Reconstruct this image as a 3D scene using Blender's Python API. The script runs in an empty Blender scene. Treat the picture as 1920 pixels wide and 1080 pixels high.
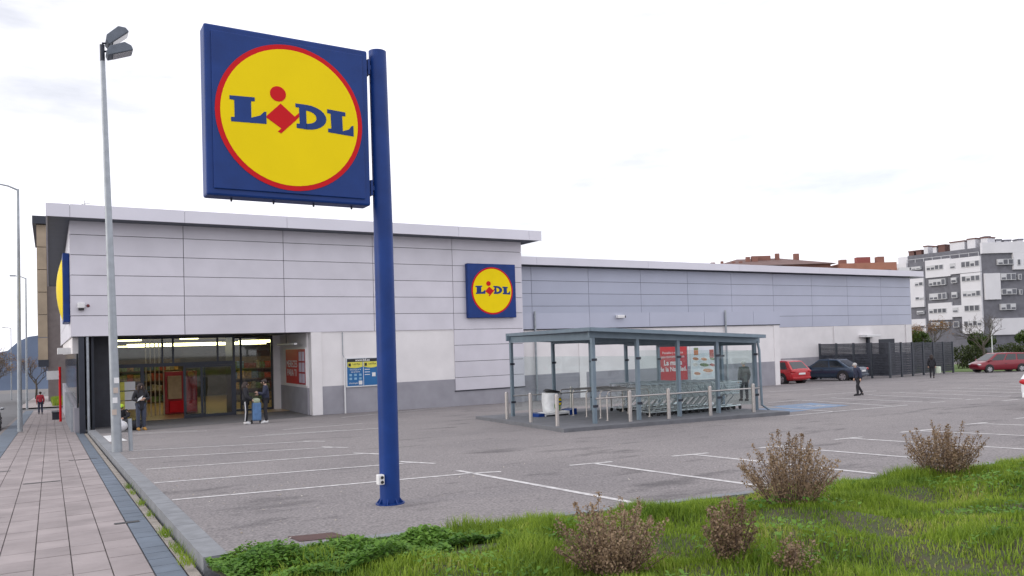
import bpy, bmesh, math, random
import numpy as np
from mathutils import Vector, Matrix
R = math.radians
random.seed(7); np.random.seed(7)
scene = bpy.context.scene
col = scene.collection

# ------------------------------------------------------------------ camera, sky, sun, exposure
cam = bpy.data.cameras.new('camera'); camo = bpy.data.objects.new('camera', cam); col.objects.link(camo)
cam.sensor_width = 36; cam.lens = 1447.35 / 1920 * 36; cam.shift_y = 66.5 / 1920
cam.clip_start = 0.1; cam.clip_end = 6000
yaw, pitch, roll = .540274, .0240435, .0294998
_f = Vector((math.sin(yaw) * math.cos(pitch), math.cos(yaw) * math.cos(pitch), math.sin(pitch)))
_r = Vector((math.cos(yaw), -math.sin(yaw), 0)); _u = _r.cross(_f)
_r2 = _r * math.cos(roll) - _u * math.sin(roll); _u2 = _r * math.sin(roll) + _u * math.cos(roll)
camo.matrix_world = Matrix(((_r2.x, _u2.x, -_f.x, 0), (_r2.y, _u2.y, -_f.y, 0), (_r2.z, _u2.z, -_f.z, 1.7), (0, 0, 0, 1)))
scene.camera = camo

SUN_EL, SUN_AZ = R(14), R(-80)          # low sun to the left behind thin cloud
w = bpy.data.worlds.new('World'); scene.world = w; w.use_nodes = True
nt = w.node_tree; nt.nodes.clear()
N = nt.nodes.new; Lk = nt.links.new
out = N('ShaderNodeOutputWorld'); bg = N('ShaderNodeBackground'); sky = N('ShaderNodeTexSky')
sky.sky_type = 'NISHITA'; sky.sun_disc = False; sky.sun_elevation = SUN_EL; sky.sun_rotation = SUN_AZ
tc = N('ShaderNodeTexCoord'); mp = N('ShaderNodeMapping'); mp.inputs['Scale'].default_value = (1.2, 1.2, 4.5)
nz = N('ShaderNodeTexNoise'); nz.inputs['Scale'].default_value = 2.2; nz.inputs['Detail'].default_value = 7; nz.inputs['Roughness'].default_value = .55
cr = N('ShaderNodeValToRGB'); cr.color_ramp.elements[0].position = .29; cr.color_ramp.elements[1].position = .50
cr.color_ramp.elements[0].color = (.56, .56, .56, 1); cr.color_ramp.elements[1].color = (1, 1, 1, 1)
mx = N('ShaderNodeMix'); mx.data_type = 'RGBA'; mx.inputs[7].default_value = (13.2, 13.1, 14.0, 1)
Lk(tc.outputs['Generated'], mp.inputs['Vector']); Lk(mp.outputs['Vector'], nz.inputs['Vector'])
Lk(nz.outputs['Fac'], cr.inputs['Fac']); Lk(cr.outputs['Color'], mx.inputs[0]); Lk(sky.outputs['Color'], mx.inputs[6])
Lk(mx.outputs[2], bg.inputs['Color']); bg.inputs['Strength'].default_value = .1
Lk(bg.outputs[0], out.inputs[0])

sl = bpy.data.lights.new('sun', 'SUN'); sl.energy = 1.0; sl.angle = R(22); sl.color = (1, .93, .82)
so = bpy.data.objects.new('sun', sl); col.objects.link(so)
_d = Vector((-math.sin(SUN_AZ) * math.cos(SUN_EL) * 1, -math.cos(SUN_AZ) * math.cos(SUN_EL), -math.sin(SUN_EL)))
so.rotation_euler = _d.to_track_quat('-Z', 'Y').to_euler()
scene.render.engine = 'CYCLES'
vs = scene.view_settings; vs.view_transform = 'Standard'; vs.look = 'None'; vs.exposure = 0; vs.gamma = 1
scene.cycles.max_bounces = 6; scene.cycles.transparent_max_bounces = 16

# ------------------------------------------------------------------ helpers
def gz(x, y): return -.010 * x - .0354 * y

MATS = {}
def mat(name, c, rough=.7, metal=0, var=.12, scale=6, bump=0, rnd=0, c2=None, emit=0, spec=.5, coat=0):
    if name in MATS: return MATS[name]
    m = bpy.data.materials.new(name); m.use_nodes = True; n = m.node_tree; b = n.nodes['Principled BSDF']
    b.inputs['Roughness'].default_value = rough; b.inputs['Metallic'].default_value = metal
    b.inputs['Specular IOR Level'].default_value = spec; b.inputs['Coat Weight'].default_value = coat
    g = n.nodes.new('ShaderNodeNewGeometry')
    t = n.nodes.new('ShaderNodeTexNoise'); t.inputs['Scale'].default_value = scale; t.inputs['Detail'].default_value = 6
    n.links.new(g.outputs['Position'], t.inputs['Vector'])
    rp = n.nodes.new('ShaderNodeValToRGB'); rp.color_ramp.elements[0].position = .3; rp.color_ramp.elements[1].position = .72
    a = c2 if c2 else tuple(v * (1 - var) for v in c); z = c if c2 else tuple(min(1, v * (1 + var)) for v in c)
    rp.color_ramp.elements[0].color = (*a, 1); rp.color_ramp.elements[1].color = (*z, 1)
    n.links.new(t.outputs['Fac'], rp.inputs['Fac']); o = rp.outputs['Color']
    if rnd:
        oi = n.nodes.new('ShaderNodeObjectInfo'); mr = n.nodes.new('ShaderNodeMapRange')
        mr.inputs[3].default_value = 1 - rnd; mr.inputs[4].default_value = 1 + rnd
        hs = n.nodes.new('ShaderNodeHueSaturation'); n.links.new(oi.outputs['Random'], mr.inputs[0])
        n.links.new(mr.outputs[0], hs.inputs['Value']); n.links.new(o, hs.inputs['Color']); o = hs.outputs['Color']
    n.links.new(o, b.inputs['Base Color'])
    if bump:
        bp = n.nodes.new('ShaderNodeBump'); bp.inputs['Strength'].default_value = bump; bp.inputs['Distance'].default_value = .02
        t2 = n.nodes.new('ShaderNodeTexNoise'); t2.inputs['Scale'].default_value = scale * 8; t2.inputs['Detail'].default_value = 4
        n.links.new(g.outputs['Position'], t2.inputs['Vector'])
        n.links.new(t2.outputs['Fac'], bp.inputs['Height']); n.links.new(bp.outputs[0], b.inputs['Normal'])
    if emit:
        b.inputs['Emission Color'].default_value = (*c, 1); b.inputs['Emission Strength'].default_value = emit
    MATS[name] = m; return m

def glassmat(name, tint, refl=.05):
    m = bpy.data.materials.new(name); m.use_nodes = True; n = m.node_tree; n.nodes.clear()
    o = n.nodes.new('ShaderNodeOutputMaterial'); mx = n.nodes.new('ShaderNodeMixShader'); lw = n.nodes.new('ShaderNodeLayerWeight'); lw.inputs['Blend'].default_value = .5
    pw_ = n.nodes.new('ShaderNodeMath'); pw_.operation = 'POWER'; pw_.inputs[1].default_value = 4.5; n.links.new(lw.outputs['Facing'], pw_.inputs[0])
    fr = n.nodes.new('ShaderNodeMapRange'); fr.inputs[3].default_value = refl; fr.inputs[4].default_value = .9; n.links.new(pw_.outputs[0], fr.inputs[0])
    t = n.nodes.new('ShaderNodeBsdfTransparent'); t.inputs[0].default_value = (*tint, 1)
    g = n.nodes.new('ShaderNodeBsdfGlossy'); g.inputs['Roughness'].default_value = .03
    n.links.new(fr.outputs[0], mx.inputs[0]); n.links.new(t.outputs[0], mx.inputs[1]); n.links.new(g.outputs[0], mx.inputs[2])
    n.links.new(mx.outputs[0], o.inputs[0]); MATS[name] = m; return m

class MB:
    def __init__(s): s.v = []; s.f = []; s.m = []; s.cm = 0
    def add(s, vs, fs):
        b = len(s.v); s.v += [tuple(v) for v in vs]
        for f in fs: s.f.append(tuple(b + i for i in f)); s.m.append(s.cm)
        return s
    def box(s, x0, y0, z0, x1, y1, z1):
        return s.add([(x0,y0,z0),(x1,y0,z0),(x1,y1,z0),(x0,y1,z0),(x0,y0,z1),(x1,y0,z1),(x1,y1,z1),(x0,y1,z1)],
                     [(0,3,2,1),(4,5,6,7),(0,1,5,4),(1,2,6,5),(2,3,7,6),(3,0,4,7)])
    def tube(s, pts, rs, n=8, cap=True):
        pts = [Vector(p) for p in pts]
        if not isinstance(rs, (list, tuple)): rs = [rs] * len(pts)
        rings = []; up = Vector((0, 0, 1))
        for i, p in enumerate(pts):
            d = (pts[min(i+1, len(pts)-1)] - pts[max(i-1, 0)])
            if d.length < 1e-9: d = Vector((0,0,1))
            d.normalize(); a = d.cross(up if abs(d.z) < .95 else Vector((1, 0, 0))).normalized(); b = d.cross(a)
            rings.append([p + (a * math.cos(2*math.pi*k/n) + b * math.sin(2*math.pi*k/n)) * rs[i] for k in range(n)])
        vs = [v for r in rings for v in r]; fs = []
        for i in range(len(pts)-1):
            for k in range(n): fs.append((i*n+k, i*n+(k+1) % n, (i+1)*n+(k+1) % n, (i+1)*n+k))
        if cap: fs.append(tuple(range(n-1, -1, -1))); fs.append(tuple((len(pts)-1)*n + k for k in range(n)))
        return s.add(vs, fs)
    def prism(s, poly, tf, d):
        # poly: 2-D list, tf maps (u,v,w)->3-D, extruded w=0..d
        n = len(poly)
        return s.add([tf(u, v, 0) for u, v in poly] + [tf(u, v, d) for u, v in poly],
                     [tuple(range(n-1, -1, -1)), tuple(range(n, 2*n))] + [(i, (i+1) % n, n+(i+1) % n, n+i) for i in range(n)])
    def ball(s, c, r, n=10, m=7):
        if not isinstance(r, (tuple, list)): r = (r, r, r)
        vs = [(c[0], c[1], c[2]-r[2])]; fs = []
        for i in range(1, m):
            t = math.pi * i / m
            for k in range(n): a = 2*math.pi*k/n; vs.append((c[0]+r[0]*math.sin(t)*math.cos(a), c[1]+r[1]*math.sin(t)*math.sin(a), c[2]-r[2]*math.cos(t)))
        vs.append((c[0], c[1], c[2]+r[2])); L = len(vs)-1
        for k in range(n): fs.append((0, 1+(k+1) % n, 1+k)); fs.append((L, L-n+k, L-n+(k+1) % n))
        for i in range(m-2):
            for k in range(n): fs.append((1+i*n+k, 1+i*n+(k+1) % n, 1+(i+1)*n+(k+1) % n, 1+(i+1)*n+k))
        return s.add(vs, fs)
    def build(s, name, m, parent=None, smooth=False, bevel=0, local=False, fix=True):
        off = Vector((0, 0, 0))
        if parent is not None and not local:
            p = parent
            while p: off += p.location; p = p.parent
        me = bpy.data.meshes.new(name); me.from_pydata([tuple(Vector(v) - off) for v in s.v], [], s.f)
        for x in (m if isinstance(m, (list, tuple)) else [m]): me.materials.append(x)
        if isinstance(m, (list, tuple)): me.polygons.foreach_set('material_index', s.m)
        if fix:
            b = bmesh.new(); b.from_mesh(me); bmesh.ops.recalc_face_normals(b, faces=b.faces); b.to_mesh(me); b.free()
        if smooth: me.polygons.foreach_set('use_smooth', [True]*len(me.polygons)); 
        o = bpy.data.objects.new(name, me); col.objects.link(o); o.parent = parent
        if smooth == 'auto':
            md = o.modifiers.new('e', 'EDGE_SPLIT'); md.split_angle = R(35)
        if bevel:
            md = o.modifiers.new('b', 'BEVEL'); md.width = bevel; md.segments = 2; md.limit_method = 'ANGLE'
        return o

def tag(o, label=None, cat=None, group=None, kind=None):
    if label: o['label'] = label
    if cat: o['category'] = cat
    if group: o['group'] = group
    if kind: o['kind'] = kind
    return o
def thing(name, loc, label, cat, group=None, rz=0, scale=1):
    o = bpy.data.objects.new(name, None); col.objects.link(o); o.location = loc; o.rotation_euler.z = rz
    o.scale = (scale,)*3; o.empty_display_size = .2
    return tag(o, label, cat, group)
def inst(me, name, parent, loc, rz=0, scale=None):
    o = bpy.data.objects.new(name, me); col.objects.link(o); o.parent = parent
    off = Vector((0, 0, 0)); p = parent
    while p: off += p.location; p = p.parent
    o.location = Vector(loc) - off; o.rotation_euler.z = rz
    if scale: o.scale = scale
    return o
def copy_tree(o, parent=None):
    c = o.copy(); col.objects.link(c); c.parent = parent
    for ch in list(o.children): copy_tree(ch, c)
    return c
def meshof(mb, name, m):
    o = mb.build(name, m); me = o.data; bpy.data.objects.remove(o); return me
def text(body, size, loc, m, parent, name='lettering', rot=(R(90), 0, 0), align='CENTER', bold=0):
    cu = bpy.data.curves.new('t', 'FONT'); cu.body = body; cu.size = size; cu.align_x = align; cu.extrude = .002; cu.offset = bold
    t = bpy.data.objects.new('t', cu); col.objects.link(t)
    me = bpy.data.meshes.new_from_object(t.evaluated_get(bpy.context.evaluated_depsgraph_get()))
    bpy.data.objects.remove(t); me.materials.clear(); me.materials.append(m)
    o = bpy.data.objects.new(name, me); col.objects.link(o); o.parent = parent
    off = Vector((0, 0, 0)); p = parent
    while p: off += p.location; p = p.parent
    o.location = Vector(loc) - off; o.rotation_euler = rot
    return o

# ------------------------------------------------------------------ materials
clad = mat('cladding', (.655, .637, .69), .45, .15, .05, 1.1, rnd=.04)
fasc = mat('fascia_metal', (.68, .67, .73), .42, .15, .03, .6, rnd=.02)
cladsky = mat('cladding_sky_tint', (.46, .485, .585), .42, .2, .03, .6, rnd=.025)  # low block and annex panels: bluish sky reflection put into the base colour
joint = mat('joint_dark', (.10, .10, .12), .8)
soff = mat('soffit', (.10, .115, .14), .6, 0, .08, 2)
render = mat('white_render', (.80, .775, .775), .85, 0, .05, 1.2, bump=.1)
plinth = mat('grey_plinth', (.33, .325, .36), .85, 0, .10, 1.5, bump=.2)
dark = mat('dark_metal', (.035, .04, .055), .45, .3, .1, 3)
galv = mat('galvanised', (.36, .39, .42), .5, .5, .12, 5)
shel = mat('shelter_steel', (.20, .26, .31), .45, .4, .08, 4)
inox = mat('brushed_steel', (.52, .49, .47), .4, .7, .1, 20)
chrome = mat('chrome_wire', (.68, .71, .73), .32, .7, .05, 9)
white = mat('white_paint', (.78, .78, .78), .5, 0, .03, 3)
black = mat('black_plastic', (.02, .02, .022), .5, 0, .1, 5)
rubber = mat('rubber', (.025, .025, .027), .85)
blue = mat('sign_blue', (.007, .040, .20), .45, 0, .14, 3, spec=.3)
yellow = mat('sign_yellow', (.93, .70, .004), .5, 0, .03, 2, spec=.12)
red = mat('sign_red', (.62, .010, .016), .5, 0, .03, 3, spec=.15)
kerbm = mat('kerb_concrete', (.225, .235, .25), .9, 0, .16, 5, bump=.4, rnd=.05)
glass = glassmat('clear_glass', (.92, .96, .95), .06)
sglass = glassmat('greenish_glass', (.925, .962, .958), .05)
carglass = mat('car_glass', (.02, .025, .03), .06, 0, .1, 2, spec=.8)

# ------------------------------------------------------------------ ground
asph = mat('asphalt', (.268, .248, .246), .92, 0, .1, .35, bump=.7, c2=(.212, .197, .199))
def asphalt_nodes(m):
    n = m.node_tree; b = n.nodes['Principled BSDF']; g = [x for x in n.nodes if x.type == 'NEW_GEOMETRY'][0]
    rp = [x for x in n.nodes if x.type == 'VALTORGB'][0]
    f = n.nodes.new('ShaderNodeTexNoise'); f.inputs['Scale'].default_value = 32; f.inputs['Detail'].default_value = 5
    n.links.new(g.outputs['Position'], f.inputs['Vector'])
    r2 = n.nodes.new('ShaderNodeValToRGB'); r2.color_ramp.elements[0].position = .3; r2.color_ramp.elements[1].position = .75
    r2.color_ramp.elements[0].color = (.55, .55, .56, 1); r2.color_ramp.elements[1].color = (1.42, 1.40, 1.38, 1)
    n.links.new(f.outputs['Fac'], r2.inputs['Fac'])
    # oil stains in the bays
    s = n.nodes.new('ShaderNodeTexNoise'); s.inputs['Scale'].default_value = .9; s.inputs['Detail'].default_value = 8; s.inputs['Roughness'].default_value = .65
    mpn = n.nodes.new('ShaderNodeMapping'); mpn.inputs['Scale'].default_value = (.6, 1.5, 1); n.links.new(g.outputs['Position'], mpn.inputs[0]); n.links.new(mpn.outputs[0], s.inputs['Vector'])
    r3 = n.nodes.new('ShaderNodeValToRGB'); r3.color_ramp.elements[0].position = .31; r3.color_ramp.elements[1].position = .43
    r3.color_ramp.elements[0].color = (.55, .55, .56, 1); r3.color_ramp.elements[1].color = (1, 1, 1, 1); n.links.new(s.outputs['Fac'], r3.inputs['Fac'])
    o = rp.outputs['Color']
    for k in (r2, r3):
        x = n.nodes.new('ShaderNodeMix'); x.data_type = 'RGBA'; x.blend_type = 'MULTIPLY'; x.inputs[0].default_value = 1
        n.links.new(o, x.inputs[6]); n.links.new(k.outputs['Color'], x.inputs[7]); o = x.outputs[2]
    n.links.new(o, b.inputs['Base Color'])
asphalt_nodes(asph)
dirt = mat('verge_soil', (.06, .085, .03), .95, 0, .3, 4, bump=.8, c2=(.085, .07, .045))
farg = mat('far_ground', (.16, .15, .145), .95, 0, .15, .2)
MBk = MB()
def sheet(pts, dz): return [(x, y, gz(x, y) + dz) for x, y in pts]
m_ = MB(); m_.add(sheet([(-900, -40), (900, -40), (900, 1800), (-900, 1800)], -.30), [(0, 1, 2, 3)])
tag(m_.build('ground', farg), kind='structure')
def yk(x): return 8.24 - .155 * (x - .0)          # lot edge (front kerb line)
m_ = MB(); m_.add(sheet([(1.48, yk(1.48)), (30, yk(30)), (150, yk(30)), (150, 70), (64, 70), (64, 39.6), (21.4, 39.6), (21.4, 34.3), (1.48, 34.3)], 0), [tuple(range(9))])
lot = tag(m_.build('parking_lot', asph), kind='structure')
# painted bay lines
pm = mat('road_paint', (.74, .73, .72), .8, 0, .1, 9, c2=(.42, .40, .40))
pblue = mat('blue_road_paint', (.16, .27, .45), .85, 0, .1, 3, c2=(.20, .23, .27))
def line(a, b, wd=.10, m=pm, dz=.005, name='parking_line'):
    a = Vector(a); b = Vector(b); d = (b - a).normalized(); p = Vector((-d.y, d.x)) * wd / 2
    k = MB(); k.add(sheet([a - p, b - p, b + p, a + p], dz), [(0, 1, 2, 3)]); return k.build(name, m, lot)
LN = [((1.5,12.23),(5.99,11.45)), ((1.5,14.55),(5.93,13.68)), ((1.62,17.0),(5.84,16.11)), ((1.5,19.75),(5.82,18.2)), ((1.7,22.1),(5.93,20.45)),
      ((5.8,14.05),(6.15,13.2)), ((5.7,16.45),(6.1,15.6)), ((5.65,18.6),(6.05,17.8)), ((5.8,20.7),(6.2,20.1)),
      ((5.99,11.95),(6.15,7.45)), ((5.9,11.5),(6.45,11.25)),
      ((7.7,11.04),(8.51,10.88)), ((8.15,10.96),(8.2,7.2)), ((9.72,10.67),(10.52,10.56)), ((10.17,10.58),(10.15,6.9)),
      ((11.73,10.41),(12.49,10.3)), ((12.1,10.36),(12.1,6.6)), ((13.81,10.28),(14.58,10.18)), ((14.2,10.2),(14.25,6.3)),
      ((15.86,10.15),(16.89,10.02)), ((16.4,10.08),(16.55,6.0)), ((18.31,10.1),(19.1,10.02)), ((18.7,10.05),(18.9,5.7)), ((20.42,10.05),(21.2,9.95)), ((20.9,10.0),(21.1,5.5)),
      ((4.83,23.99),(9.26,23.22)), ((5.6,24.15),(8.0,23.65)), ((6.59,25.97),(9.47,26.27)), ((2.3,29.9),(4.4,28.9)), ((2.5,29.2),(4.6,28.3)), ((10.26,30.96),(21.5,36.2)),
      ((24.24,21.0),(26.1,20.95)), ((25.97,20.77),(23.88,15.5)), ((22.2,19.6),(20.87,15.5)), ((18.77,15.6),(24.5,15.38)),
      ((32.35,27.9),(36.05,27.45)), ((29.6,23.08),(33.79,22.75)), ((27.39,20.87),(28.1,20.71)), ((27.8,20.8),(26.2,15.9)), ((30.16,20.86),(30.6,20.79)), ((30.3,20.8),(28.2,15.6)),
      ((25.89,15.43),(26.54,15.31)), ((27.82,15.29),(28.57,15.16)), ((30.06,15.27),(30.58,15.14)), ((27.43,13.88),(28.55,13.87)), ((32.21,20.92),(32.7,20.62)), ((32.4,20.7),(30.2,15.3)),
      ((34.4,20.83),(34.75,20.4)), ((34.5,20.6),(32.6,15.3)), ((36.5,20.66),(36.95,20.34)), ((36.6,20.5),(34.8,15.3)), ((39.0,20.77),(39.56,20.52)), ((39.2,20.6),(37,15.2)), ((41.0,20.56),(41.45,20.28)), ((41.2,20.4),(39,15.2))]
for a, b in LN: line(a, b)
k = MB(); k.add(sheet([(22.3,19.2),(24.6,19.3),(23.75,17.0),(21.3,16.9)], .004), [(0,1,2,3)]); k.build('blue_bay_patch', pblue, lot)
k = MB(); k.add(sheet([(19.9,18.6),(21.7,18.7),(21.0,16.6),(19.3,16.6)], .004), [(0,1,2,3)]); k.build('blue_bay_patch', pblue, lot)
for a, b in [((22.6,18.3),(23.5,18.0)), ((22.3,17.7),(23.2,17.6)), ((23.2,18.5),(23.3,17.2))]: line(a, b, .12, pm, .009, 'wheelchair_mark')

# left kerb and front kerb, stone by stone
lk = thing('kerb', (1.3, 8, gz(1.3, 8)), 'grey concrete kerb between sidewalk and car park', 'kerb')
k = MB(); k.box(-.09, 0, -.30, .14, .985, .02); kme = meshof(k, 'kerb_stone', kerbm)
y = 8.02
while y < 33.8:
    o = inst(kme, 'kerb_stone', lk, (1.34, y, gz(1.34, y + .5))); o.rotation_euler.x = -math.atan(.0354); y += 1.0
fk = thing('kerb', (6, yk(6), gz(6, yk(6))), 'grey concrete kerb along the grass verge', 'kerb')
a = math.atan(.155); x = 1.5
k = MB(); k.box(0, -.13, -.30, .985, .0, .02); kme2 = meshof(k, 'kerb_stone', kerbm)
while x < 26:
    inst(kme2, 'kerb_stone', fk, (x, yk(x), gz(x + .5, yk(x + .5))), -a); x += math.cos(a)

# sidewalk: base strips + tiles
SW = -.13
tile_m = mat('pink_tile', (.305, .265, .262), .85, 0, .18, 1.6, bump=.4, rnd=.09)
dark_m = mat('slate_tile', (.125, .155, .195), .8, 0, .14, 3, bump=.3, rnd=.08)
bed = mat('joint_sand', (.20, .18, .175), .95, 0, .2, 9)
m_ = MB(); m_.add(sheet([(-1.9, 3), (1.22, 3), (1.22, 76), (-1.9, 76)], SW - .02), [(0,1,2,3)])
sw = tag(m_.build('sidewalk', bed), kind='structure')
def tiles(x0, x1, n, pitch, y0, y1, ysplit, m, name):
    wdt = (x1 - x0) / n
    k = MB(); k.box(-wdt/2 + .006, -pitch/2 + .006, -.03, wdt/2 - .006, pitch/2 - .006, 0); me = meshof(k, name, m)
    s = MB(); y = y0; r = 0
    while y < y1:
        for i in range(n):
            xc = x0 + wdt * (i + .5); yo = y + (.06 if i % 2 else 0)
            z = gz(xc, yo) + SW + random.uniform(-.002, .002)
            if y < ysplit:
                o = inst(me, name, sw, (xc, yo, z)); o.rotation_euler = (-.0354 + random.uniform(-.003, .003), .01 + random.uniform(-.003, .003), 0)
            else:
                hw, hp = wdt/2 - .006, pitch/2 - .006
                b = [(xc-hw, yo-hp), (xc+hw, yo-hp), (xc+hw, yo+hp), (xc-hw, yo+hp)]
                s.add(sheet(b, SW + random.uniform(-.002, .002)), [(0,1,2,3)])
        y += pitch
    o = s.build(name, m, sw); o['kind'] = 'stuff'
tiles(-1.17, .84, 6, .5, 4.5, 75, 24, tile_m, 'paving_tile')
tiles(.845, 1.10, 1, .34, 5, 40, 22, dark_m, 'border_tile')
tiles(-1.75, -1.175, 1, .5, 12, 75, 30, dark_m, 'border_tile')
k = MB(); k.add(sheet([(1.10, 4), (1.20, 4), (1.20, 34), (1.10, 34)], SW + .012), [(0,1,2,3)]); k.build('gutter_strip', mat('gutter', (.30, .27, .235), .95, 0, .3, 8, bump=.5), sw)
for x, y, l in [(-1.15, 20.7, .75), (-.16, 17.6, .62), (.68, 22.2, .62), (.85, 11.5, .3)]:
    k = MB(); k.add(sheet([(x-l/2, y-.06), (x+l/2, y-.06), (x+l/2, y+.06), (x-l/2, y+.06)], SW + .006), [(0,1,2,3)]); k.build('drain_slot', black, sw)
# road at left, cross street, far pavement
road = mat('road_asphalt', (.13, .13, .135), .9, 0, .15, 1, bump=.3)
m_ = MB(); m_.add(sheet([(-30, 3), (-1.95, 3), (-1.95, 400), (-30, 400)], -.22), [(0,1,2,3)]); tag(m_.build('road', road), kind='structure')
m_ = MB(); m_.add(sheet([(-1.94, 76.3), (60, 76.3), (60, 84), (-1.94, 84)], -.21), [(0,1,2,3)]); tag(m_.build('cross_street', road), kind='structure')
m_ = MB(); m_.add(sheet([(-2.6, 84), (2.5, 84), (2.5, 190), (-2.6, 190)], -.08), [(0,1,2,3)]); tag(m_.build('far_pavement', mat('far_paving', (.33, .29, .28), .9, 0, .1, 2)), kind='structure')
m_ = MB(); m_.add(sheet([(66, 30), (150, 30), (150, 60), (66, 60)], .03), [(0,1,2,3)]); tag(m_.build('lawn', mat('lawn', (.09, .15, .03), .95, 0, .3, 1, bump=.5)), kind='structure')
# porch apron
m_ = MB(); m_.add(sheet([(1.5, 31.2), (2.1, 31.0), (11.6, 34.2), (21.2, 35.6), (21.2, 34.4), (10.5, 34.4), (1.5, 34.4)][:4] + [(10.5, 34.5), (1.5, 34.5)], .004), [tuple(range(6))])
tag(m_.build('porch_apron', mat('dark_paving', (.14, .135, .14), .85, 0, .15, 4, bump=.3)), kind='structure')
m_ = MB(); m_.add([(1.0, 34.3, -1.30), (10.2, 34.3, -1.30), (10.2, 40.5, -1.30), (1.0, 40.5, -1.30)], [(0,1,2,3)]); tag(m_.build('porch_floor', MATS['dark_paving']), kind='structure')
# island under the shelter
m_ = MB(); P = [(11.5, 16.7), (19.3, 15.9), (21.2, 24.0), (12.9, 24.2)]
m_.add(sheet(P, .1) + sheet(P, -.1), [(0,1,2,3), (4,5,1,0), (5,6,2,1), (6,7,3,2), (7,4,0,3)]); tag(m_.build('trolley_island', mat('island_paving', (.15, .155, .17), .85, 0, .15, 3, bump=.3)), kind='structure')
# small covers
m_ = MB(); m_.add(sheet([(2.16,8.42),(2.62,8.30),(2.68,7.98),(2.2,8.08)], .006), [(0,1,2,3)]); tag(m_.build('manhole_cover', mat('rusty_iron', (.10, .055, .05), .8, .2, .2, 8)), 'square rusty brown manhole cover beside the verge kerb', 'manhole cover')
m_ = MB(); m_.add(sheet([(1.5,26.2),(2.0,26.2),(1.85,29.5),(1.5,29.5)], .006), [(0,1,2,3)]); tag(m_.build('utility_cover', white), 'pale rectangular utility cover by the left kerb near the entrance', 'utility cover')

# ------------------------------------------------------------------ supermarket building
bd = thing('supermarket_building', (10, 34.23, -1.31), 'long light grey panel clad supermarket with glass entrance', 'building')
YF = 34.23
# backing core walls (dark joints show between panels)
k = MB(); k.box(.76, YF+.06, 2.42, 21.18, YF+.4, 6.9); k.build('cladding_backing', joint, bd)
# front panels tall block: x modules, z rows
xs = [.72, 4.80, 8.89, 13.03, 17.18, 21.22]; zs = [2.40, 3.21, 4.0, 4.79, 5.58, 6.37, 6.95]
for i in range(5):
    for j in range(6):
        k = MB(); k.box(xs[i]+.012, YF, zs[j]+.012, xs[i+1]-.012, YF+.055, zs[j+1]-.012); k.build('cladding_panel', clad, bd)
zz = [-.62, .02, .81, 1.62, 2.40]
for j in range(4):
    k = MB(); k.box(17.192, YF+.001, zz[j]+.012, 21.21, YF+.055, zz[j+1]-.012); k.build('cladding_panel', clad, bd)
k = MB(); k.box(17.2, YF+.06, -.6, 21.18, YF+.3, 2.41); k.build('cladding_backing', joint, bd)
# left side wall panels
for j in range(6):
    for i in range(4):
        y0 = YF + .06 + i*8.2
        k = MB(); k.box(.72, y0+.012, zs[j]+.012, .775, y0+8.2-.012, zs[j+1]-.012); k.build('cladding_panel', clad, bd)
k = MB(); k.box(.78, YF+.41, 2.42, 1.0, 67, 6.9); k.build('cladding_backing', joint, bd)
# fascia
fx = [-.06, .72, 4.73, 8.81, 12.95, 17.06, 21.08, 21.84]
for i in range(7):
    k = MB(); k.box(fx[i]+.006, 33.2, 6.88, fx[i+1]-.006, 33.26, 7.37); k.build('fascia_panel', fasc, bd)
k = MB(); k.box(-.058, 33.262, 6.90, 0, 67.4, 7.37); k.build('fascia_panel', fasc, bd)
k = MB(); k.box(21.78, 33.262, 6.90, 21.838, 67.4, 7.37); k.build('fascia_panel', fasc, bd)
k = MB(); k.box(.002, 33.264, 6.90, 21.778, 67.4, 7.33); k.build('roof', soff, bd)
k = MB(); k.box(.0, 33.262, 6.87, .06, 67.3, 6.898); k.build('edge_trim', dark, bd)
# lower white wall, pillar, plinth
k = MB(); k.box(10.05, YF+.05, -.055, 17.19, YF+.35, 2.41); k.build('wall', render, bd)
k = MB(); k.box(10.02, YF-.05, -1.5, 10.49, YF+.4, 2.395); k.build('pillar', render, bd, bevel=.015)
k = MB(); k.box(10.5, YF+.046, -1.8, 21.2, YF+.352, -.05); k.build('plinth', plinth, bd)
k = MB(); k.box(17.15, YF+.0, -.66, 21.24, YF+.05, -.625); k.build('edge_trim', dark, bd)
# recess side wall with poster
k = MB(); k.box(9.95, YF+.41, -.1, 10.05, 40.3, 2.4); k.build('wall', render, bd)
k = MB(); k.box(9.94, YF+.41, -1.5, 10.05, 40.3, -.1); k.build('plinth', plinth, bd)
k = MB(); k.box(9.6, 39.3, -1.4, 9.939, 39.7, 2.38); k.build('pillar', render, bd)
k = MB(); k.box(1.0, YF+.41, 2.40, 9.95, 40.4, 2.5); k.build('porch_ceiling', soff, bd)
# left dark columns and dark wall of the recess
k = MB(); k.box(.96, 34.30, -1.6, 1.16, 34.6, 2.40); k.build('column', dark, bd)
k = MB(); k.tube([(1.27, 34.35, -1.6), (1.27, 34.35, 2.4)], .055, 10); k.build('drain_pipe', galv, bd, smooth='auto')
k = MB(); k.box(1.42, 34.7, -1.6, 1.50, 37.6, 2.40); k.build('column', dark, bd)
k = MB(); k.box(1.5, 36.0, -1.6, 2.35, 37.6, 2.40); k.build('dark_wall', mat('dark_wall', (.028, .03, .042), .5, 0, .2, 3), bd)
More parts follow.
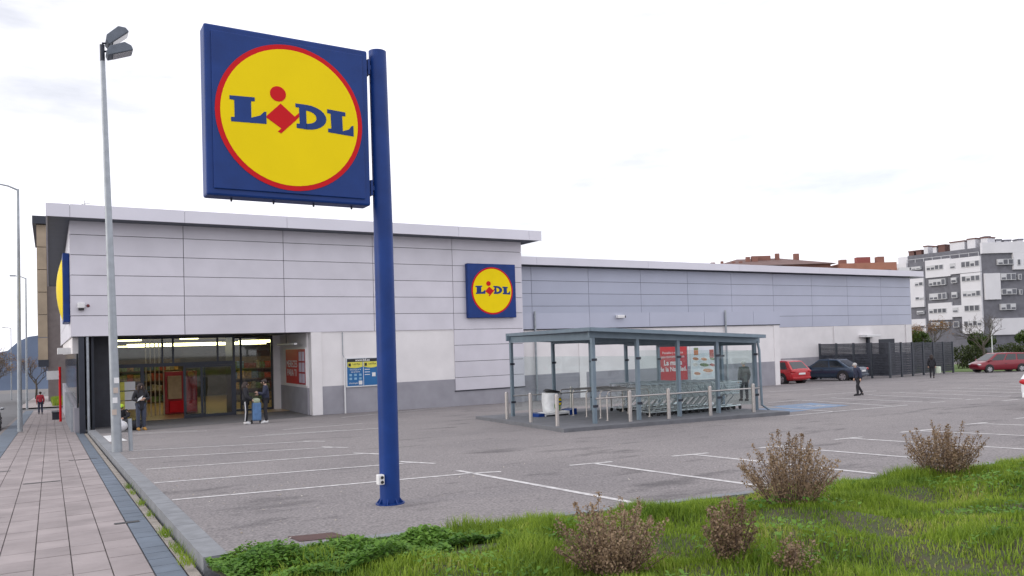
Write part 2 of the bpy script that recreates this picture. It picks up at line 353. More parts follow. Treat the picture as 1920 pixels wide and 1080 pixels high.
# side wall under the cladding: windows and slatted screen
k = MB(); k.box(.78, 35.2, 1.75, .98, 60, 2.4); k.build('side_lintel', render, bd)
k = MB(); k.box(.80, 35.2, -3.2, .98, 67, -.4); k.build('plinth', plinth, bd)
k = MB(); k.box(.90, 35.2, -.4, .95, 60, 1.75); k.build('side_glazing', carglass, bd)
for i in range(16):
    k = MB(); k.box(.70, 36+i*.9, -2.6, .78, 36.06+i*.9+.3, -.35); k.build('screen_slat', galv, bd)
k = MB(); k.box(.30, 38.2, 1.75, .78, 41, 2.02); k.build('side_canopy', white, bd)
# glass entrance: frames and panes
GY = 37.6
def frame(x0, z0, x1, z1, y=GY, t=.08, parent=bd, d=.1): k = MB(); k.box(x0, y, z0, x1, y+d, z1); return k.build('frame', dark, parent)
def pane(x0, z0, x1, z1, y=GY+.04, parent=bd): k = MB(); k.box(x0, y, z0, x1, y+.012, z1); return k.build('glass_pane', glass, parent)
for x in (2.36, 4.28, 4.72, 6.62, 7.32): frame(x, 1.22, x+.08, 2.38)
frame(2.36, 1.06, 7.42, 1.22); frame(2.36, 2.30, 7.42, 2.40, y=GY-.002)
for a, b in ((2.44, 4.28), (4.36, 4.72), (4.80, 6.62), (6.70, 7.32)): pane(a, 1.22, b, 2.30)
frame(2.36, -1.4, 2.44, 1.06); frame(3.42, -1.4, 3.56, 1.06); frame(7.30, -1.4, 7.44, 1.06, y=GY-.004)
pane(2.44, -1.25, 3.42, 1.06); frame(2.44, -1.36, 3.42, -1.24)
def door(x0, x1, y):
    d = bpy.data.objects.new('sliding_door', None); col.objects.link(d); d.parent = bd
    for a, b, c, e in ((x0, -1.29, x0+.07, 1.05), (x1-.07, -1.29, x1, 1.05), (x0+.07, -1.29, x1-.07, -1.17), (x0+.07, .97, x1-.07, 1.05)):
        k = MB(); k.box(a, y, b, c, y+.05, e); k.build('door_frame', dark, d)
    k = MB(); k.box(x0+.07, y+.02, -1.17, x1-.07, y+.03, .97); k.build('glass_pane', glass, d)
door(5.15, 5.95, GY-.12); door(5.93, 7.3, GY-.02); door(5.3, 6.2, GY+.6)
# return and right glazing
k = MB(); k.box(7.36, GY+.1, -1.4, 7.44, 39.5, 2.38); k.build('frame', dark, bd)
for x in (7.44, 8.02, 9.52): frame(x, -1.4, x+.09, 2.38, y=39.45)
frame(7.53, -1.4, 9.52, -1.2, y=39.452); frame(7.53, 2.28, 9.52, 2.38, y=39.452)
pane(7.53, -1.2, 8.02, 2.28, 39.49); pane(8.11, -1.2, 9.52, 2.28, 39.49)
# interior shell
k = MB(); k.box(1.5, 37.72, -1.5, 21, 56, -1.295); k.build('interior_floor', mat('shop_floor', (.55, .38, .20), .3, 0, .1, 2), bd)
k = MB(); k.box(1.5, 40.42, 2.45, 21, 56, 2.6); k.build('interior_ceiling', mat('shop_ceiling', (.5, .48, .44), .8), bd)
k = MB(); k.box(1.5, 37.7, 2.40, 9.6, 40.41, 2.46); k.build('interior_ceiling', MATS['shop_ceiling'], bd)
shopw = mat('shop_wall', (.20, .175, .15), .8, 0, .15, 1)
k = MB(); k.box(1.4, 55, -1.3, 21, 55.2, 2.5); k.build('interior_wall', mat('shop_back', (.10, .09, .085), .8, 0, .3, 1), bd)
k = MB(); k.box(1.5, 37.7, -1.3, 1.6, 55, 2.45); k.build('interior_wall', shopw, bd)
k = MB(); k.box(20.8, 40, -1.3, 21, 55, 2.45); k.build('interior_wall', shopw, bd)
# ---- low block
YU = 39.45
ux = [21.2, 25.11, 29.4, 33.7, 37.9, 42.15, 46.54, 50.92, 55.3, 59.73, 63.93]; uz = [2.20, 3.05, 3.84, 4.61, 5.39, 6.25]
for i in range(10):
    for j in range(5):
        k = MB(); k.box(ux[i]+.012, YU, uz[j]+.012, ux[i+1]-.012, YU+.055, uz[j+1]-.012); k.build('cladding_panel', cladsky, bd)
k = MB(); k.box(21.3, YU+.06, 2.22, 63.9, YU+.4, 6.2); k.build('cladding_backing', joint, bd)
fx = [21.9, 25.0, 33.7, 42.1, 50.9, 59.7, 64.58]
for i in range(6):
    k = MB(); k.box(fx[i]+.006, 38.6, 6.27, fx[i+1]-.006, 38.66, 6.74); k.build('fascia_panel', fasc, bd)
k = MB(); k.box(21.25, 38.664, 6.29, 64.5, 67.4, 6.70); k.build('roof', soff, bd)
k = MB(); k.box(64.52, 38.662, 6.29, 64.58, 67.4, 6.74); k.build('fascia_panel', fasc, bd)
k = MB(); k.box(41.5, YU+.02, -.15, 63.9, YU+.38, 2.20); k.build('wall', render, bd)
k = MB(); k.box(41.5, YU+.016, -2.6, 63.9, YU+.384, -.15); k.build('plinth', plinth, bd)
for x in (53.34, 62.95): k = MB(); k.box(x, YU-.08, -2.6, x+.6, YU+.01, 2.19); k.build('pillar', render, bd)
k = MB(); k.box(63.55, YU+.41, -2.6, 63.92, 67, 6.2); k.build('wall', render, bd)
k = MB(); k.box(59.2, YU-.04, -2.6, 61.3, YU+.015, 1.03); k.build('service_door', dark, bd)
# front annex with strip
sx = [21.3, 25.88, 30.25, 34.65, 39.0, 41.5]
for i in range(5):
    k = MB(); k.box(sx[i]+.01, 34.7, 2.36, sx[i+1]-.01, 34.76, 3.2); k.build('cladding_panel', cladsky, bd)
k = MB(); k.box(21.3, 34.765, -.08, 41.5, 35.0, 3.19); k.build('wall', render, bd)
k = MB(); k.box(21.26, 34.70, 2.30, 41.5, 34.764, 2.355); k.build('edge_trim', dark, bd)
k = MB(); k.box(21.3, 34.755, -2.2, 41.0, 35.0, -.081); k.build('plinth', plinth, bd)
k = MB(); k.box(41.2, 35.002, -2.3, 41.5, 39.4, 3.19); k.build('wall', render, bd)
k = MB(); k.box(21.3, 35.002, 3.0, 41.19, 39.44, 3.21); k.build('roof', soff, bd)
for x in (25.1, 40.9): k = MB(); k.box(x, 34.72, -2.2, x+.45, 34.775, 2.34); k.build('pillar', render, bd)
for x in (22.2, 36.4):
    k = MB(); k.tube([(x, 34.63, 3.3), (x, 34.63, -1.7)], .06, 8); k.build('drain_pipe', galv, bd, smooth='auto')

# ---- logo
def zc(x, y): return ((x - 494) / 412, -(y - 538 - .088 * (x - 494)) / 425)
LG = {'letter': [
  [(190,435),(310,440),(310,460),(292,460),(292,545),(335,532),(355,512),(365,512),(365,575),(195,567),(195,545),(212,545),(212,458),(190,455)],
  [(677,483),(775,497),(775,518),(757,518),(759,600),(793,590),(808,570),(818,570),(818,628),(680,608),(680,588),(698,588),(695,507),(677,505)],
  [(512,460),(565,465),(568,597),(516,590),(516,567),(532,567),(530,482),(512,480)]]}
def logo(parent, cx, y, cz, s, t=.01):
    """square face of half size s centred on (cx, cz) in the plane Y=y, facing -Y"""
    tf = lambda u, v, w: (cx + u*s, y - w, cz + v*s)
    circ = lambda r, n=64: [(r*math.cos(2*math.pi*i/n), r*math.sin(2*math.pi*i/n)) for i in range(n)]
    k = MB(); k.prism(circ(.905), tf, t); k.build('red_ring', red, parent)
    k = MB(); k.prism(circ(.845), tf, t*1.5); k.build('yellow_disc', yellow, parent)
    for p in LG['letter']:
        k = MB(); k.prism([zc(*q) for q in p], tf, t*2.2)
        if p[0] == (512, 460):                                    # bowl of the D
            n = 12
            for i in range(n):
                a0 = math.pi/2 - math.pi*i/n; a1 = math.pi/2 - math.pi*(i+1)/n
                q = [(566+106*math.cos(a0), 531-66*math.sin(a0)), (566+106*math.cos(a1), 531-66*math.sin(a1)), (566+54*math.cos(a1), 531-35*math.sin(a1)), (566+54*math.cos(a0), 531-35*math.sin(a0))]
                q = [(x_, y_ + .088*(x_-566)) for x_, y_ in q]
                k.prism([zc(*v) for v in q], tf, t*2.2)
        k.build('letter', blue, parent)
    k = MB(); d = [(437,465),(507,531),(530,510),(530,532),(511,552),(437,622),(420,612),(438,596),(365,541),(367,532)]
    k.prism([zc(*q) for q in d], tf, t*2.2)
    cc = zc(425, 415); k.prism([(cc[0]+.097*math.cos(2*math.pi*i/24), cc[1]+.094*math.sin(2*math.pi*i/24)) for i in range(24)], tf, t*2.2)
    k.build('letter', red, parent)
# facade sign
s = thing('wall_sign', (19.27, 34.2, 2.95), 'square blue wall sign with yellow disc on the grey panels', 'sign')
k = MB(); k.box(17.88, 33.98, 2.96, 20.67, 34.235, 5.69); k.build('sign_box', blue, s, bevel=.03)
logo(s, 19.275, 33.98, 4.325, 1.32, .012)
# side sign with domed face
s = thing('wall_sign', (.6, 36.4, 2.9), 'blue wall sign with bulging yellow face on the side wall', 'sign')
k = MB(); k.box(.48, 34.95, 3.0, .715, 37.7, 5.72); k.build('sign_box', blue, s, bevel=.03)
k = MB(); vs = [(.26, 36.3, 4.35)]; fs = []
for j in range(1, 5):
    for i in range(24):
        a = 2*math.pi*i/24; r = 1.25*j/4; vs.append((.26 + .21*(j/4)**2, 36.3 + r*math.cos(a), 4.35 + r*math.sin(a)))
for i in range(24): fs.append((0, 1+i, 1+(i+1) % 24))
for j in range(3):
    for i in range(24): b = 1+j*24; fs.append((b+i, b+24+i, b+24+(i+1) % 24, b+(i+1) % 24))
k.add(vs, fs); k.build('domed_face', yellow, s, smooth=True)

# ------------------------------------------------------------------ pylon sign
ps = thing('pylon_sign', (3.82, 9.6, gz(3.8, 9.6)), 'tall blue pole carrying a square blue board with yellow disc', 'sign')
px, py, g0 = 3.82, 9.62, gz(3.82, 9.62)
k = MB(); k.tube([(px, py, g0-.05), (px, py, 3.3), (px-.02, py, 5.62)], [.132, .126, .117], 24); k.build('pole', blue, ps, smooth='auto')
k = MB(); k.tube([(px, py, g0-.02), (px, py, g0+.018)], .19, 16); k.build('base_plate', blue, ps)
for i in range(8):
    a = i*math.pi/4 + .2; k = MB(); c, sn = math.cos(a), math.sin(a)
    k.add([(px+c*.12-sn*.006, py+sn*.12+c*.006, g0+.02), (px+c*.18-sn*.006, py+sn*.18+c*.006, g0+.015), (px+c*.12-sn*.006, py+sn*.12+c*.006, g0+.10),
           (px+c*.12+sn*.006, py+sn*.12-c*.006, g0+.02), (px+c*.18+sn*.006, py+sn*.18-c*.006, g0+.015), (px+c*.12+sn*.006, py+sn*.12-c*.006, g0+.10)],
          [(0,1,2), (5,4,3), (0,3,4,1), (1,4,5,2), (2,5,3,0)]); k.build('gusset', blue, ps)
k = MB(); k.box(1.60, 9.52, 3.53, 3.62, 9.78, 5.57); k.build('sign_box', blue, ps, bevel=.025)
k = MB(); k.box(1.68, 9.498, 3.61, 3.54, 9.522, 5.49); k.build('sign_face', blue, ps, bevel=.008)
logo(ps, 2.61, 9.498, 4.55, 1.0, .006)
for z in (3.78, 5.38):
    k = MB(); k.box(3.61, 9.58, z-.03, 3.75, 9.66, z+.03); k.box(3.64, 9.56, z-.1, 3.67, 9.68, z+.1); k.build('bracket', blue, ps)
for x in (1.9, 2.4, 2.9, 3.4): k = MB(); k.box(x-.01, 9.64, 3.49, x+.01, 9.66, 3.54); k.build('bolt', dark, ps)
k = MB(); k.box(px-.20, py-.12, g0+.28, px-.115, py-.03, g0+.41); k.build('socket_box', white, ps, bevel=.01)
k = MB()
for z in (.315, .375): k.tube([(px-.15, py-.121, g0+z), (px-.15, py-.132, g0+z)], .02, 10)
k.build('socket', black, ps)

# ------------------------------------------------------------------ lamp posts
lp = thing('floodlight_post', (1.44, 22.1, gz(1.44, 22)), 'tall grey lamp post with two floodlights by the car park kerb', 'lamp post')
b0 = gz(1.44, 22.1)
k = MB(); k.tube([(1.44, 22.1, b0-.05), (1.36, 22.1, 4), (1.26, 22.1, 9.35)], [.125, .09, .055], 14); k.build('post', galv, lp, smooth='auto')
k = MB(); k.tube([(1.26, 22.1, 9.2), (1.255, 22.1, 9.62)], .06, 10); k.build('collar', dark, lp)
def flood(c, tilt, parent, open_):
    # box lamp head pointing +X, tilted
    h = MB(); ca, sa = math.cos(tilt), math.sin(tilt)
    prof = [(0,-.10),(.62,-.10),(.62,.02),(.50,.14),(.12,.12),(0,.02)]
    h.prism(prof, lambda u, v, w_: (c[0]+u*ca-v*sa, c[1]-.24+w_, c[2]+u*sa+v*ca), .48); o = h.build('lamp_head', mat('lamp_grey', (.12, .14, .17), .5, .2), parent, bevel=.02)
    h = MB(); h.prism([(.12,-.112),(.58,-.112),(.58,-.102),(.12,-.102)], lambda u, v, w_: (c[0]+u*ca-v*sa, c[1]-.2+w_, c[2]+u*sa+v*ca), .4)
    h.build('lens', mat('lamp_lens', (.35, .34, .34), .2, .3), o)
    return o
flood((1.34, 22.1, 9.66), R(42), lp, 1); flood((1.34, 22.0, 9.36), R(22), lp, 0)
for z in (9.45, 9.66): k = MB(); k.tube([(1.25, 22.1, z), (1.38, 22.1, z+.02)], .025, 6); k.build('arm', dark, lp)
for i, (z, y_) in enumerate([(.95, 0), (1.25, 0), (1.5, 0), (1.75, 0)]):
    k = MB(); k.box(1.33+.02*i, 21.965, b0+z, 1.44+.02*i, 21.98, b0+z+.14); k.build('sticker', white if i % 2 else mat('sticker_tan', (.5, .42, .36)), lp)
def street_lamp(x, y, h, lab):
    z0 = gz(x, y); t = thing('street_lamp', (x, y, z0), lab, 'lamp post', 'street lamps along the sidewalk')
    k = MB(); k.tube([(x, y, z0-.1), (x, y, z0+2), (x+.04, y, z0+h)], [.10, .085, .05], 10); k.build('post', galv, t, smooth='auto')
    k = MB(); k.tube([(x+.04, y, z0+h-.05), (x-.3, y, z0+h+.1), (x-.75, y, z0+h+.18)], [.04, .035, .03], 8); k.build('arm', galv, t, smooth='auto')
    k = MB(); k.box(x-1.15, y-.13, z0+h+.13, x-.7, y+.13, z0+h+.24); k.build('lamp_head', galv, t, bevel=.03)
street_lamp(-1.10, 38.57, 10.15, 'grey street lamp with stickers on its post, first along the sidewalk')
street_lamp(-1.75, 80, 11.4, 'grey street lamp just across the side street')
street_lamp(-4.6, 95, 11.6, 'slim street lamp behind the bare street trees')
street_lamp(-5.4, 150, 11.6, 'farthest slim street lamp near the blue hill')

# ------------------------------------------------------------------ trolley shelter
sh = thing('trolley_shelter', (16.5, 20, gz(16.5, 20)), 'steel trolley shelter with glass walls and flat roof', 'shelter')
def rz_(x): return 1.98 - .05 * (x - 12.6)          # underside of roof edge
ZI = .1
front = [(13.06, 17.42), (14.64, 17.4), (16.2, 17.38), (17.8, 17.36), (19.48, 17.36)]
back = [(13.58, 22.75), (15.3, 22.75), (16.95, 22.75), (18.6, 22.75), (20.2, 22.75)]
posts = front + back + [(19.7, 19.0)]
for x, y in posts:
    k = MB(); k.box(x-.05, y-.05, gz(x, y), x+.05, y+.05, rz_(x)-.12); o = k.build('post', shel, sh)
    for z in (.55, 1.85):
        k = MB(); k.box(x-.09, y-.065, gz(x, y)+z, x+.09, y-.05, gz(x, y)+z+.07); k.build('clamp', dark, o)
def beam(a, b, z0, z1, wd=.08, name='beam', m=shel):
    (x0, y0), (x1, y1) = a, b; d = Vector((x1-x0, y1-y0)).normalized(); p = Vector((-d.y, d.x))*wd/2
    k = MB(); pts = [(x0-p.x, y0-p.y), (x1-p.x, y1-p.y), (x1+p.x, y1+p.y), (x0+p.x, y0+p.y)]
    k.add([(x, y, rz_(x)+z0) for x, y in pts] + [(x, y, rz_(x)+z1) for x, y in pts], [(0,3,2,1), (4,5,6,7), (0,1,5,4), (1,2,6,5), (2,3,7,6), (3,0,4,7)])
    return k.build(name, m, sh)
for i in range(5): beam(front[i], back[i], -.26, -.06, .08)
beam((12.9, 17.38), (19.65, 17.3), -.20, -.02, .07); beam((13.4, 22.75), (20.4, 22.75), -.20, -.02, .07)
ro = [(12.65, 16.95), (19.5, 16.9), (20.3, 23.05), (13.58, 23.05)]
k = MB(); k.add([(x, y, rz_(x)) for x, y in ro] + [(x, y, rz_(x)+.03) for x, y in ro], [(0,3,2,1), (4,5,6,7), (0,1,5,4), (1,2,6,5), (2,3,7,6), (3,0,4,7)])
k.build('roof', mat('shelter_roof', (.17, .215, .26), .55, .2, .08, 2), sh)
for i in range(4): beam(ro[i], ro[(i+1) % 4], -.04, .065, .05, 'gutter')
for i in range(4): beam((ro[0][0] + (ro[1][0]-ro[0][0])*(i+.5)/4, 16.95), (ro[3][0] + (ro[2][0]-ro[3][0])*(i+.5)/4, 23.2), .032, .075, .05, 'roof_rib')
def gpane(a, b, z0=.28, z1=2.15):
    (x0, y0), (x1, y1) = a, b; d = Vector((x1-x0, y1-y0)).normalized(); p = Vector((-d.y, d.x))*.006; q = d*.09
    pts = [(x0+q.x-p.x, y0+q.y-p.y), (x1-q.x-p.x, y1-q.y-p.y), (x1-q.x+p.x, y1-q.y+p.y), (x0+q.x+p.x, y0+q.y+p.y)]
    k = MB(); k.add([(x, y, gz(x, y)+z0) for x, y in pts] + [(x, y, gz(x, y)+z1-.02*(x-13)) for x, y in pts], [(0,3,2,1), (4,5,6,7), (0,1,5,4), (1,2,6,5), (2,3,7,6), (3,0,4,7)])
    k.build('glass_pane', sglass, sh)
for i in range(4): gpane(back[i], back[i+1])
for i in range(1, 4): gpane(front[i], front[i+1])
gpane(front[4], (19.7, 19.0)); gpane((19.7, 19.0), back[4])
for a, b in ((front[0], (19.6, 17.36)), (back[0], back[4])):
    k = MB(); k.tube([(a[0], a[1]-.08, gz(*a)+.80), (b[0], b[1]-.08, gz(*b)+.80)], .024, 8); k.build('rail', inox, sh, smooth='auto')
k = MB(); k.tube([(19.55, 17.28, 1.5), (19.56, 17.22, 1.2), (19.57, 17.2, -.55), (19.85, 17.1, -.75)], .04, 8); k.build('drain_pipe', shel, sh, smooth='auto')
# hoops
hoops = [(14.89, 21.8, 2.2), (14.85, 20.98, 2.1), (14.65, 19.96, 1.7), (14.48, 19.01, 1.5), (13.96, 18.0, 1.6)]
for i, (x, y, L) in enumerate(hoops):
    t = thing('hoop_rail', (x, y, gz(x, y)), ['steel hoop rail closest to the shelter back glass', 'second steel hoop rail counted from the back glass', 'middle steel hoop rail of the trolley lanes', 'fourth steel hoop rail counted from the back glass', 'steel hoop rail closest to the shelter front posts'][i], 'rail', 'hoop rails in the trolley shelter')
    h = .95; g1 = gz(x, y)
    k = MB(); k.tube([(x, y, g1), (x, y, g1+h-.12), (x+.04, y, g1+h-.03), (x+.12, y, g1+h), (x+L-.12, y, g1+h), (x+L-.04, y, g1+h-.03), (x+L, y, g1+h-.12), (x+L, y, g1)], .022, 8); k.build('tube', inox, t, smooth='auto')
    for xx in (x, x+L): k = MB(); k.tube([(xx, y, g1+.09), (xx, y, g1+.11)], .05, 8); k.build('foot_flange', inox, t)
# bollards
for x, y, lab in [(12.72, 21.69, 'steel bollard at the back corner of the trolley island'), (12.35, 19.65, 'steel bollard between two others on the island end'), (11.93, 17.62, 'steel bollard at the front corner of the trolley island'),
                  (14.07, 17.1, 'steel bollard in front of the first shelter bay'), (15.38, 16.95, 'steel bollard in front of the second shelter bay'), (16.89, 16.8, 'steel bollard in front of the third shelter bay'), (18.52, 16.6, 'steel bollard in front of the last shelter bay'),
                  (16.64, 23.6, 'steel bollard behind the shelter glass near the hoop rails'), (19.46, 24.0, 'steel bollard behind the shelter glass near the trolleys')]:
    g1 = gz(x, y) + .05; t = thing('bollard', (x, y, g1), lab, 'bollard', 'steel bollards round the trolley island')
    k = MB(); k.tube([(x, y, g1), (x, y, g1+.90)], .055, 12); k.build('post', inox, t, smooth='auto')
    k = MB(); k.tube([(x, y, g1+.90), (x, y, g1+.93)], [.055, .035], 12); k.build('cap', inox, t, smooth='auto')
t = thing('bollard', (1.76, 22.1, gz(1.76, 22.1)), 'short grey post beside the floodlight post', 'bollard')
k = MB(); g1 = gz(1.76, 22.1); k.tube([(1.76, 22.1, g1-.02), (1.74, 22.1, g1+.82)], .05, 10); k.build('post', galv, t, smooth='auto')
# trolleys
def cart_proto():
    t = thing('shopping_trolley', (0, 0, 0), 'x', 'trolley', 'nested trolleys in the shelter')
    k = MB(); W = .25
    # tapered wire basket, long axis +X (front), handle at -X
    def ring(z, x0, x1, wa, wb, r=.006): k.tube([(x0, -wa, z), (x1, -wb, z), (x1, wb, z), (x0, wa, z), (x0, -wa, z)], r, 4, False)
    for i in range(6):
        f_ = i/5; z = .54 + .38*f_; ring(z, -.40 + .06*f_, .36 + .12*f_, W, W-.06+.03*f_, .006 if 0 < i < 5 else .013)
    for i in range(9):
        f_ = i/8; 
        for sgn in (-1, 1): k.tube([(-.40+.76*f_, sgn*(W-.06*f_), .54), (-.34+.82*f_, sgn*(W-.03*f_), .92)], .004, 4, False)
    for i in range(5): yb = -.18+.09*i; k.tube([(-.38, yb, .54), (.36, yb*.8, .54)], .004, 4, False); k.tube([(.36, yb*.8, .54), (.48, yb*.9, .92)], .004, 4, False); k.tube([(-.40, yb, .54), (-.34, yb, .92)], .004, 4, False)
    k.build('basket', chrome, t, local=True, fix=False)
    k = MB()
    for sgn in (-1, 1): k.tube([(-.42, sgn*.26, .98), (-.36, sgn*.26, .82), (.04, sgn*.25, .48), (-.40, sgn*.25, .13), (.42, sgn*.18, .13)], .022, 6)
    k.tube([(-.40, -.25, .13), (-.40, .25, .13)], .012, 6); k.tube([(.42, -.18, .13), (.42, .18, .13)], .012, 6)
    k.build('chassis', chrome, t, local=True, smooth='auto')
    k = MB(); k.tube([(-.42, -.28, .98), (-.42, .28, .98)], .018, 8); k.build('handle', mat('handle_grey', (.30, .36, .42), .5), t, local=True, smooth='auto')
    for x, y in ((-.40, .25), (-.40, -.25), (.40, .18), (.40, -.18)):
        k = MB(); k.tube([(x, y-.016, .062), (x, y+.016, .062)], .062, 10); o = k.build('wheel', rubber, t, local=True)
    return t
cp = cart_proto(); first = True
for row, (y, x0, n, lab) in enumerate([(18.35, 16.1, 12, 'wire shopping trolley nested in the row beside the front glass'), (19.75, 16.9, 11, 'wire shopping trolley nested in the middle row of the shelter'), (21.3, 17.3, 9, 'wire shopping trolley nested in the row beside the back glass')]):
    for i in range(n):
        o = cp if first else copy_tree(cp); first = False
        x = x0 + .285*i; o.location = (x, y + random.uniform(-.02, .02), gz(x, y) + .10); o['label'] = lab; o['group'] = 'nested trolleys, row %s' % ('front', 'middle', 'back')[row]
# waste bin
bx_, by_ = 14.75, 22.1; g1 = gz(bx_, by_) + .18
t = thing('waste_bin', (bx_, by_, g1), 'white rounded waste bin with black lid and green leaf print', 'bin')
k = MB(); k.tube([(bx_, by_, g1), (bx_, by_, g1+.4), (bx_, by_, g1+.68)], [.31, .35, .33], 20); k.build('body', mat('bin_white', (.68, .70, .72), .45), t, smooth='auto')
k = MB(); k.tube([(bx_+.04, by_, g1+.67), (bx_+.06, by_, g1+.75)], [.335, .27], 20); k.build('lid', black, t, smooth='auto')
def curved(parent, cx, cz, rad, m, name, off, half, square=False):
    k = MB(); vs = []; nn = 10
    for i in range(nn+1):
        for j in range(nn+1):
            u = -1 + 2*i/nn; v = -1 + 2*j/nn
            if not square:
                q = math.sqrt(max(1e-9, u*u+v*v)); mxx = max(abs(u), abs(v)); u, v = u*mxx/q, v*mxx/q
            a = cx + u*half/.43; vs.append((bx_ + (rad+off)*math.sin(a), by_ - (rad+off)*math.cos(a), cz + v*half))
    k.add(vs, [(i*(nn+1)+j, (i+1)*(nn+1)+j, (i+1)*(nn+1)+j+1, i*(nn+1)+j+1) for i in range(nn) for j in range(nn)]); k.build(name, m, parent, smooth=True)
curved(t, .05, g1+.24, .335, mat('leaf_green', (.12, .30, .06), .6), 'leaf_print', .012, .17)
curved(t, .25, g1+.38, .35, black, 'badge', .018, .13, True); curved(t, .25, g1+.38, .35, yellow, 'badge_disc', .024, .11)
k = MB(); k.box(bx_+.03, by_-.392, g1+.355, bx_+.14, by_-.362, g1+.405); k.build('badge_lettering', blue, t)
t = thing('folded_banner', (14.5, 21.7, gz(14.5, 21.7)+.1), 'blue and white folded banner lying under the bin', 'banner')
g2 = gz(14.5, 21.7) + .1
for i, (x0, x1, m) in enumerate([(13.75, 14.0, blue), (14.0, 14.2, white), (14.2, 14.75, white), (14.75, 15.0, white), (15.0, 15.3, blue)]):
    k = MB(); zt = .12 + .05*(i == 4); k.prism([(x0, 0), (x1, 0), (x1, zt + .04*i/4), (x0, zt)], lambda u, v, w_: (u, 21.4 + w_, g2 + v), .5); k.build('fold', m, t, bevel=.01)
k = MB(); k.box(14.05, 21.39, g2+.01, 14.95, 21.398, g2+.06); k.build('print_stripe', black, t)

# ------------------------------------------------------------------ wall posters, notice board and fixtures
def board(name, lab, cat, x0, z0, x1, z1, y, face, border=white, b=.05):
    t = thing(name, ((x0+x1)/2, y, z0), lab, cat)
    k = MB(); k.box(x0, y-.05, z0, x1, y, z1); k.build('frame', border, t)
    k = MB(); k.box(x0+b, y-.056, z0+b, x1-b, y-.049, z1-b); k.build('print', face, t); return t
pred = mat('poster_red', (.52, .03, .035), .5, 0, .05, 3)
t = board('poster', 'red poster with white lettering on the annex wall', 'poster', 30.75, -.93, 33.15, 1.2, 34.76, pred, shel)
text('Pescados y mariscos', .2, (31.95, 34.70, .72), white, t); text('para momentos únicos', .2, (31.95, 34.70, .48), white, t)
text('La magia', .42, (31.95, 34.70, .05), white, t, bold=.01); text('de la Navidad.', .38, (31.95, 34.70, -.32), white, t, bold=.008)
food = mat('poster_food', (.66, .70, .74), .5, 0, .06, 2)
t = board('poster', 'pale poster with seafood plates on the annex wall', 'poster', 33.4, -.95, 35.6, 1.12, 34.76, food, white, .06)
pal = [(.5, .2, .09), (.62, .3, .15), (.2, .25, .12), (.7, .65, .6), (.45, .12, .1)]
for i, (x, z, rx, rzz) in enumerate([(33.9, -.55, .32, .12), (34.8, -.4, .5, .14), (34.5, -.05, .45, .14), (33.75, 0, .26, .12), (35.2, -.08, .25, .12), (33.8, .35, .3, .12), (34.5, .3, .3, .12), (35.2, .3, .25, .1)]):
    k = MB(); k.prism([(rx*1.15*math.cos(a*math.pi/8), rzz*1.3*math.sin(a*math.pi/8)) for a in range(16)], lambda u, v, w_: (x+u, 34.703-w_, z+v), .002); k.build('printed_plate', white, t)
    k = MB(); k.prism([(rx*.85*math.cos(a*math.pi/8+.3), rzz*.8*math.sin(a*math.pi/8)) for a in range(16)], lambda u, v, w_: (x+u, 34.700-w_, z+v), .003); k.build('printed_food', mat('food%d' % (i % 5), pal[i % 5], .6, 0, .4, 14), t)
for x, z, wd, h, c in [(33.85, .72, .36, .3, 0), (33.85, .95, .36, .14, 2), (35.15, .62, .36, .5, 4)]:
    k = MB(); k.box(x-wd/2, 34.696, z-h/2, x+wd/2, 34.702, z+h/2); k.build('printed_box', MATS['food%d' % c], t)
# blue notice board with roof rail
t = board('notice_board', 'blue and yellow notice board in a white frame', 'notice board', 11.61, -.15, 13.25, 1.2, 34.27, mat('poster_blue', (.02, .14, .36), .4, 0, .08, 2), white, .05)
k = MB(); k.box(11.67, 34.205, 1.0, 13.19, 34.213, 1.145); k.build('header', black, t); text('www.lidl.es', .15, (12.4, 34.20, 1.03), white, t, bold=.003)
pyel = mat('poster_yellow', (.72, .66, .10), .5)
for x in (11.68, 12.45):
    k = MB(); k.prism([(0, .0), (.18, -.05), (.36, -.065), (.54, -.05), (.72, 0), (.72, .22), (0, .22)], lambda u, v, w_: (x+u, 34.212-w_, .775+v), .006); k.build('yellow_band', pyel, t)
    k = MB(); k.box(x+.04, 34.200, .8, x+.16, 34.205, .94); k.build('phone_icon', black, t)
    text('Lidl Plus', .11, (x+.42, 34.203, .86), black, t)
k = MB(); k.box(12.425, 34.203, -.09, 12.445, 34.212, 1.0); k.build('divider', white, t)
text('Descarga ya la', .09, (12.05, 34.206, .62), white, t); text('app gratuita', .09, (12.05, 34.206, .52), white, t)
ic = mat('icon_pale', (.25, .45, .62), .5)
for i in range(3):
    for j in range(2): k = MB(); k.box(11.76+.23*i, 34.205, .18+.17*j, 11.88+.23*i, 34.212, .28+.17*j); k.build('icon', ic, t)
text('¡Descárgala!', .09, (11.95, 34.206, .0), white, t)
for z in (.62, .5, .38): k = MB(); k.box(12.5, 34.205, z, 12.75, 34.212, z+.03); k.build('text_line', white, t)
for x, z in ((12.2, -.05), (12.85, .3)): k = MB(); k.box(x, 34.204, z, x+.17, 34.212, z+.18); k.build('printed_card', white, t)
k = MB(); k.tube([(11.53, 34.2, 1.22), (11.53, 34.2, -1.5)], .035, 8); k.build('support_post', white, t)
k = MB(); k.tube([(11.49, 34.25, 2.38), (11.49, 34.25, 1.35), (11.53, 34.2, 1.2)], .02, 6); k.build('conduit', galv, t)
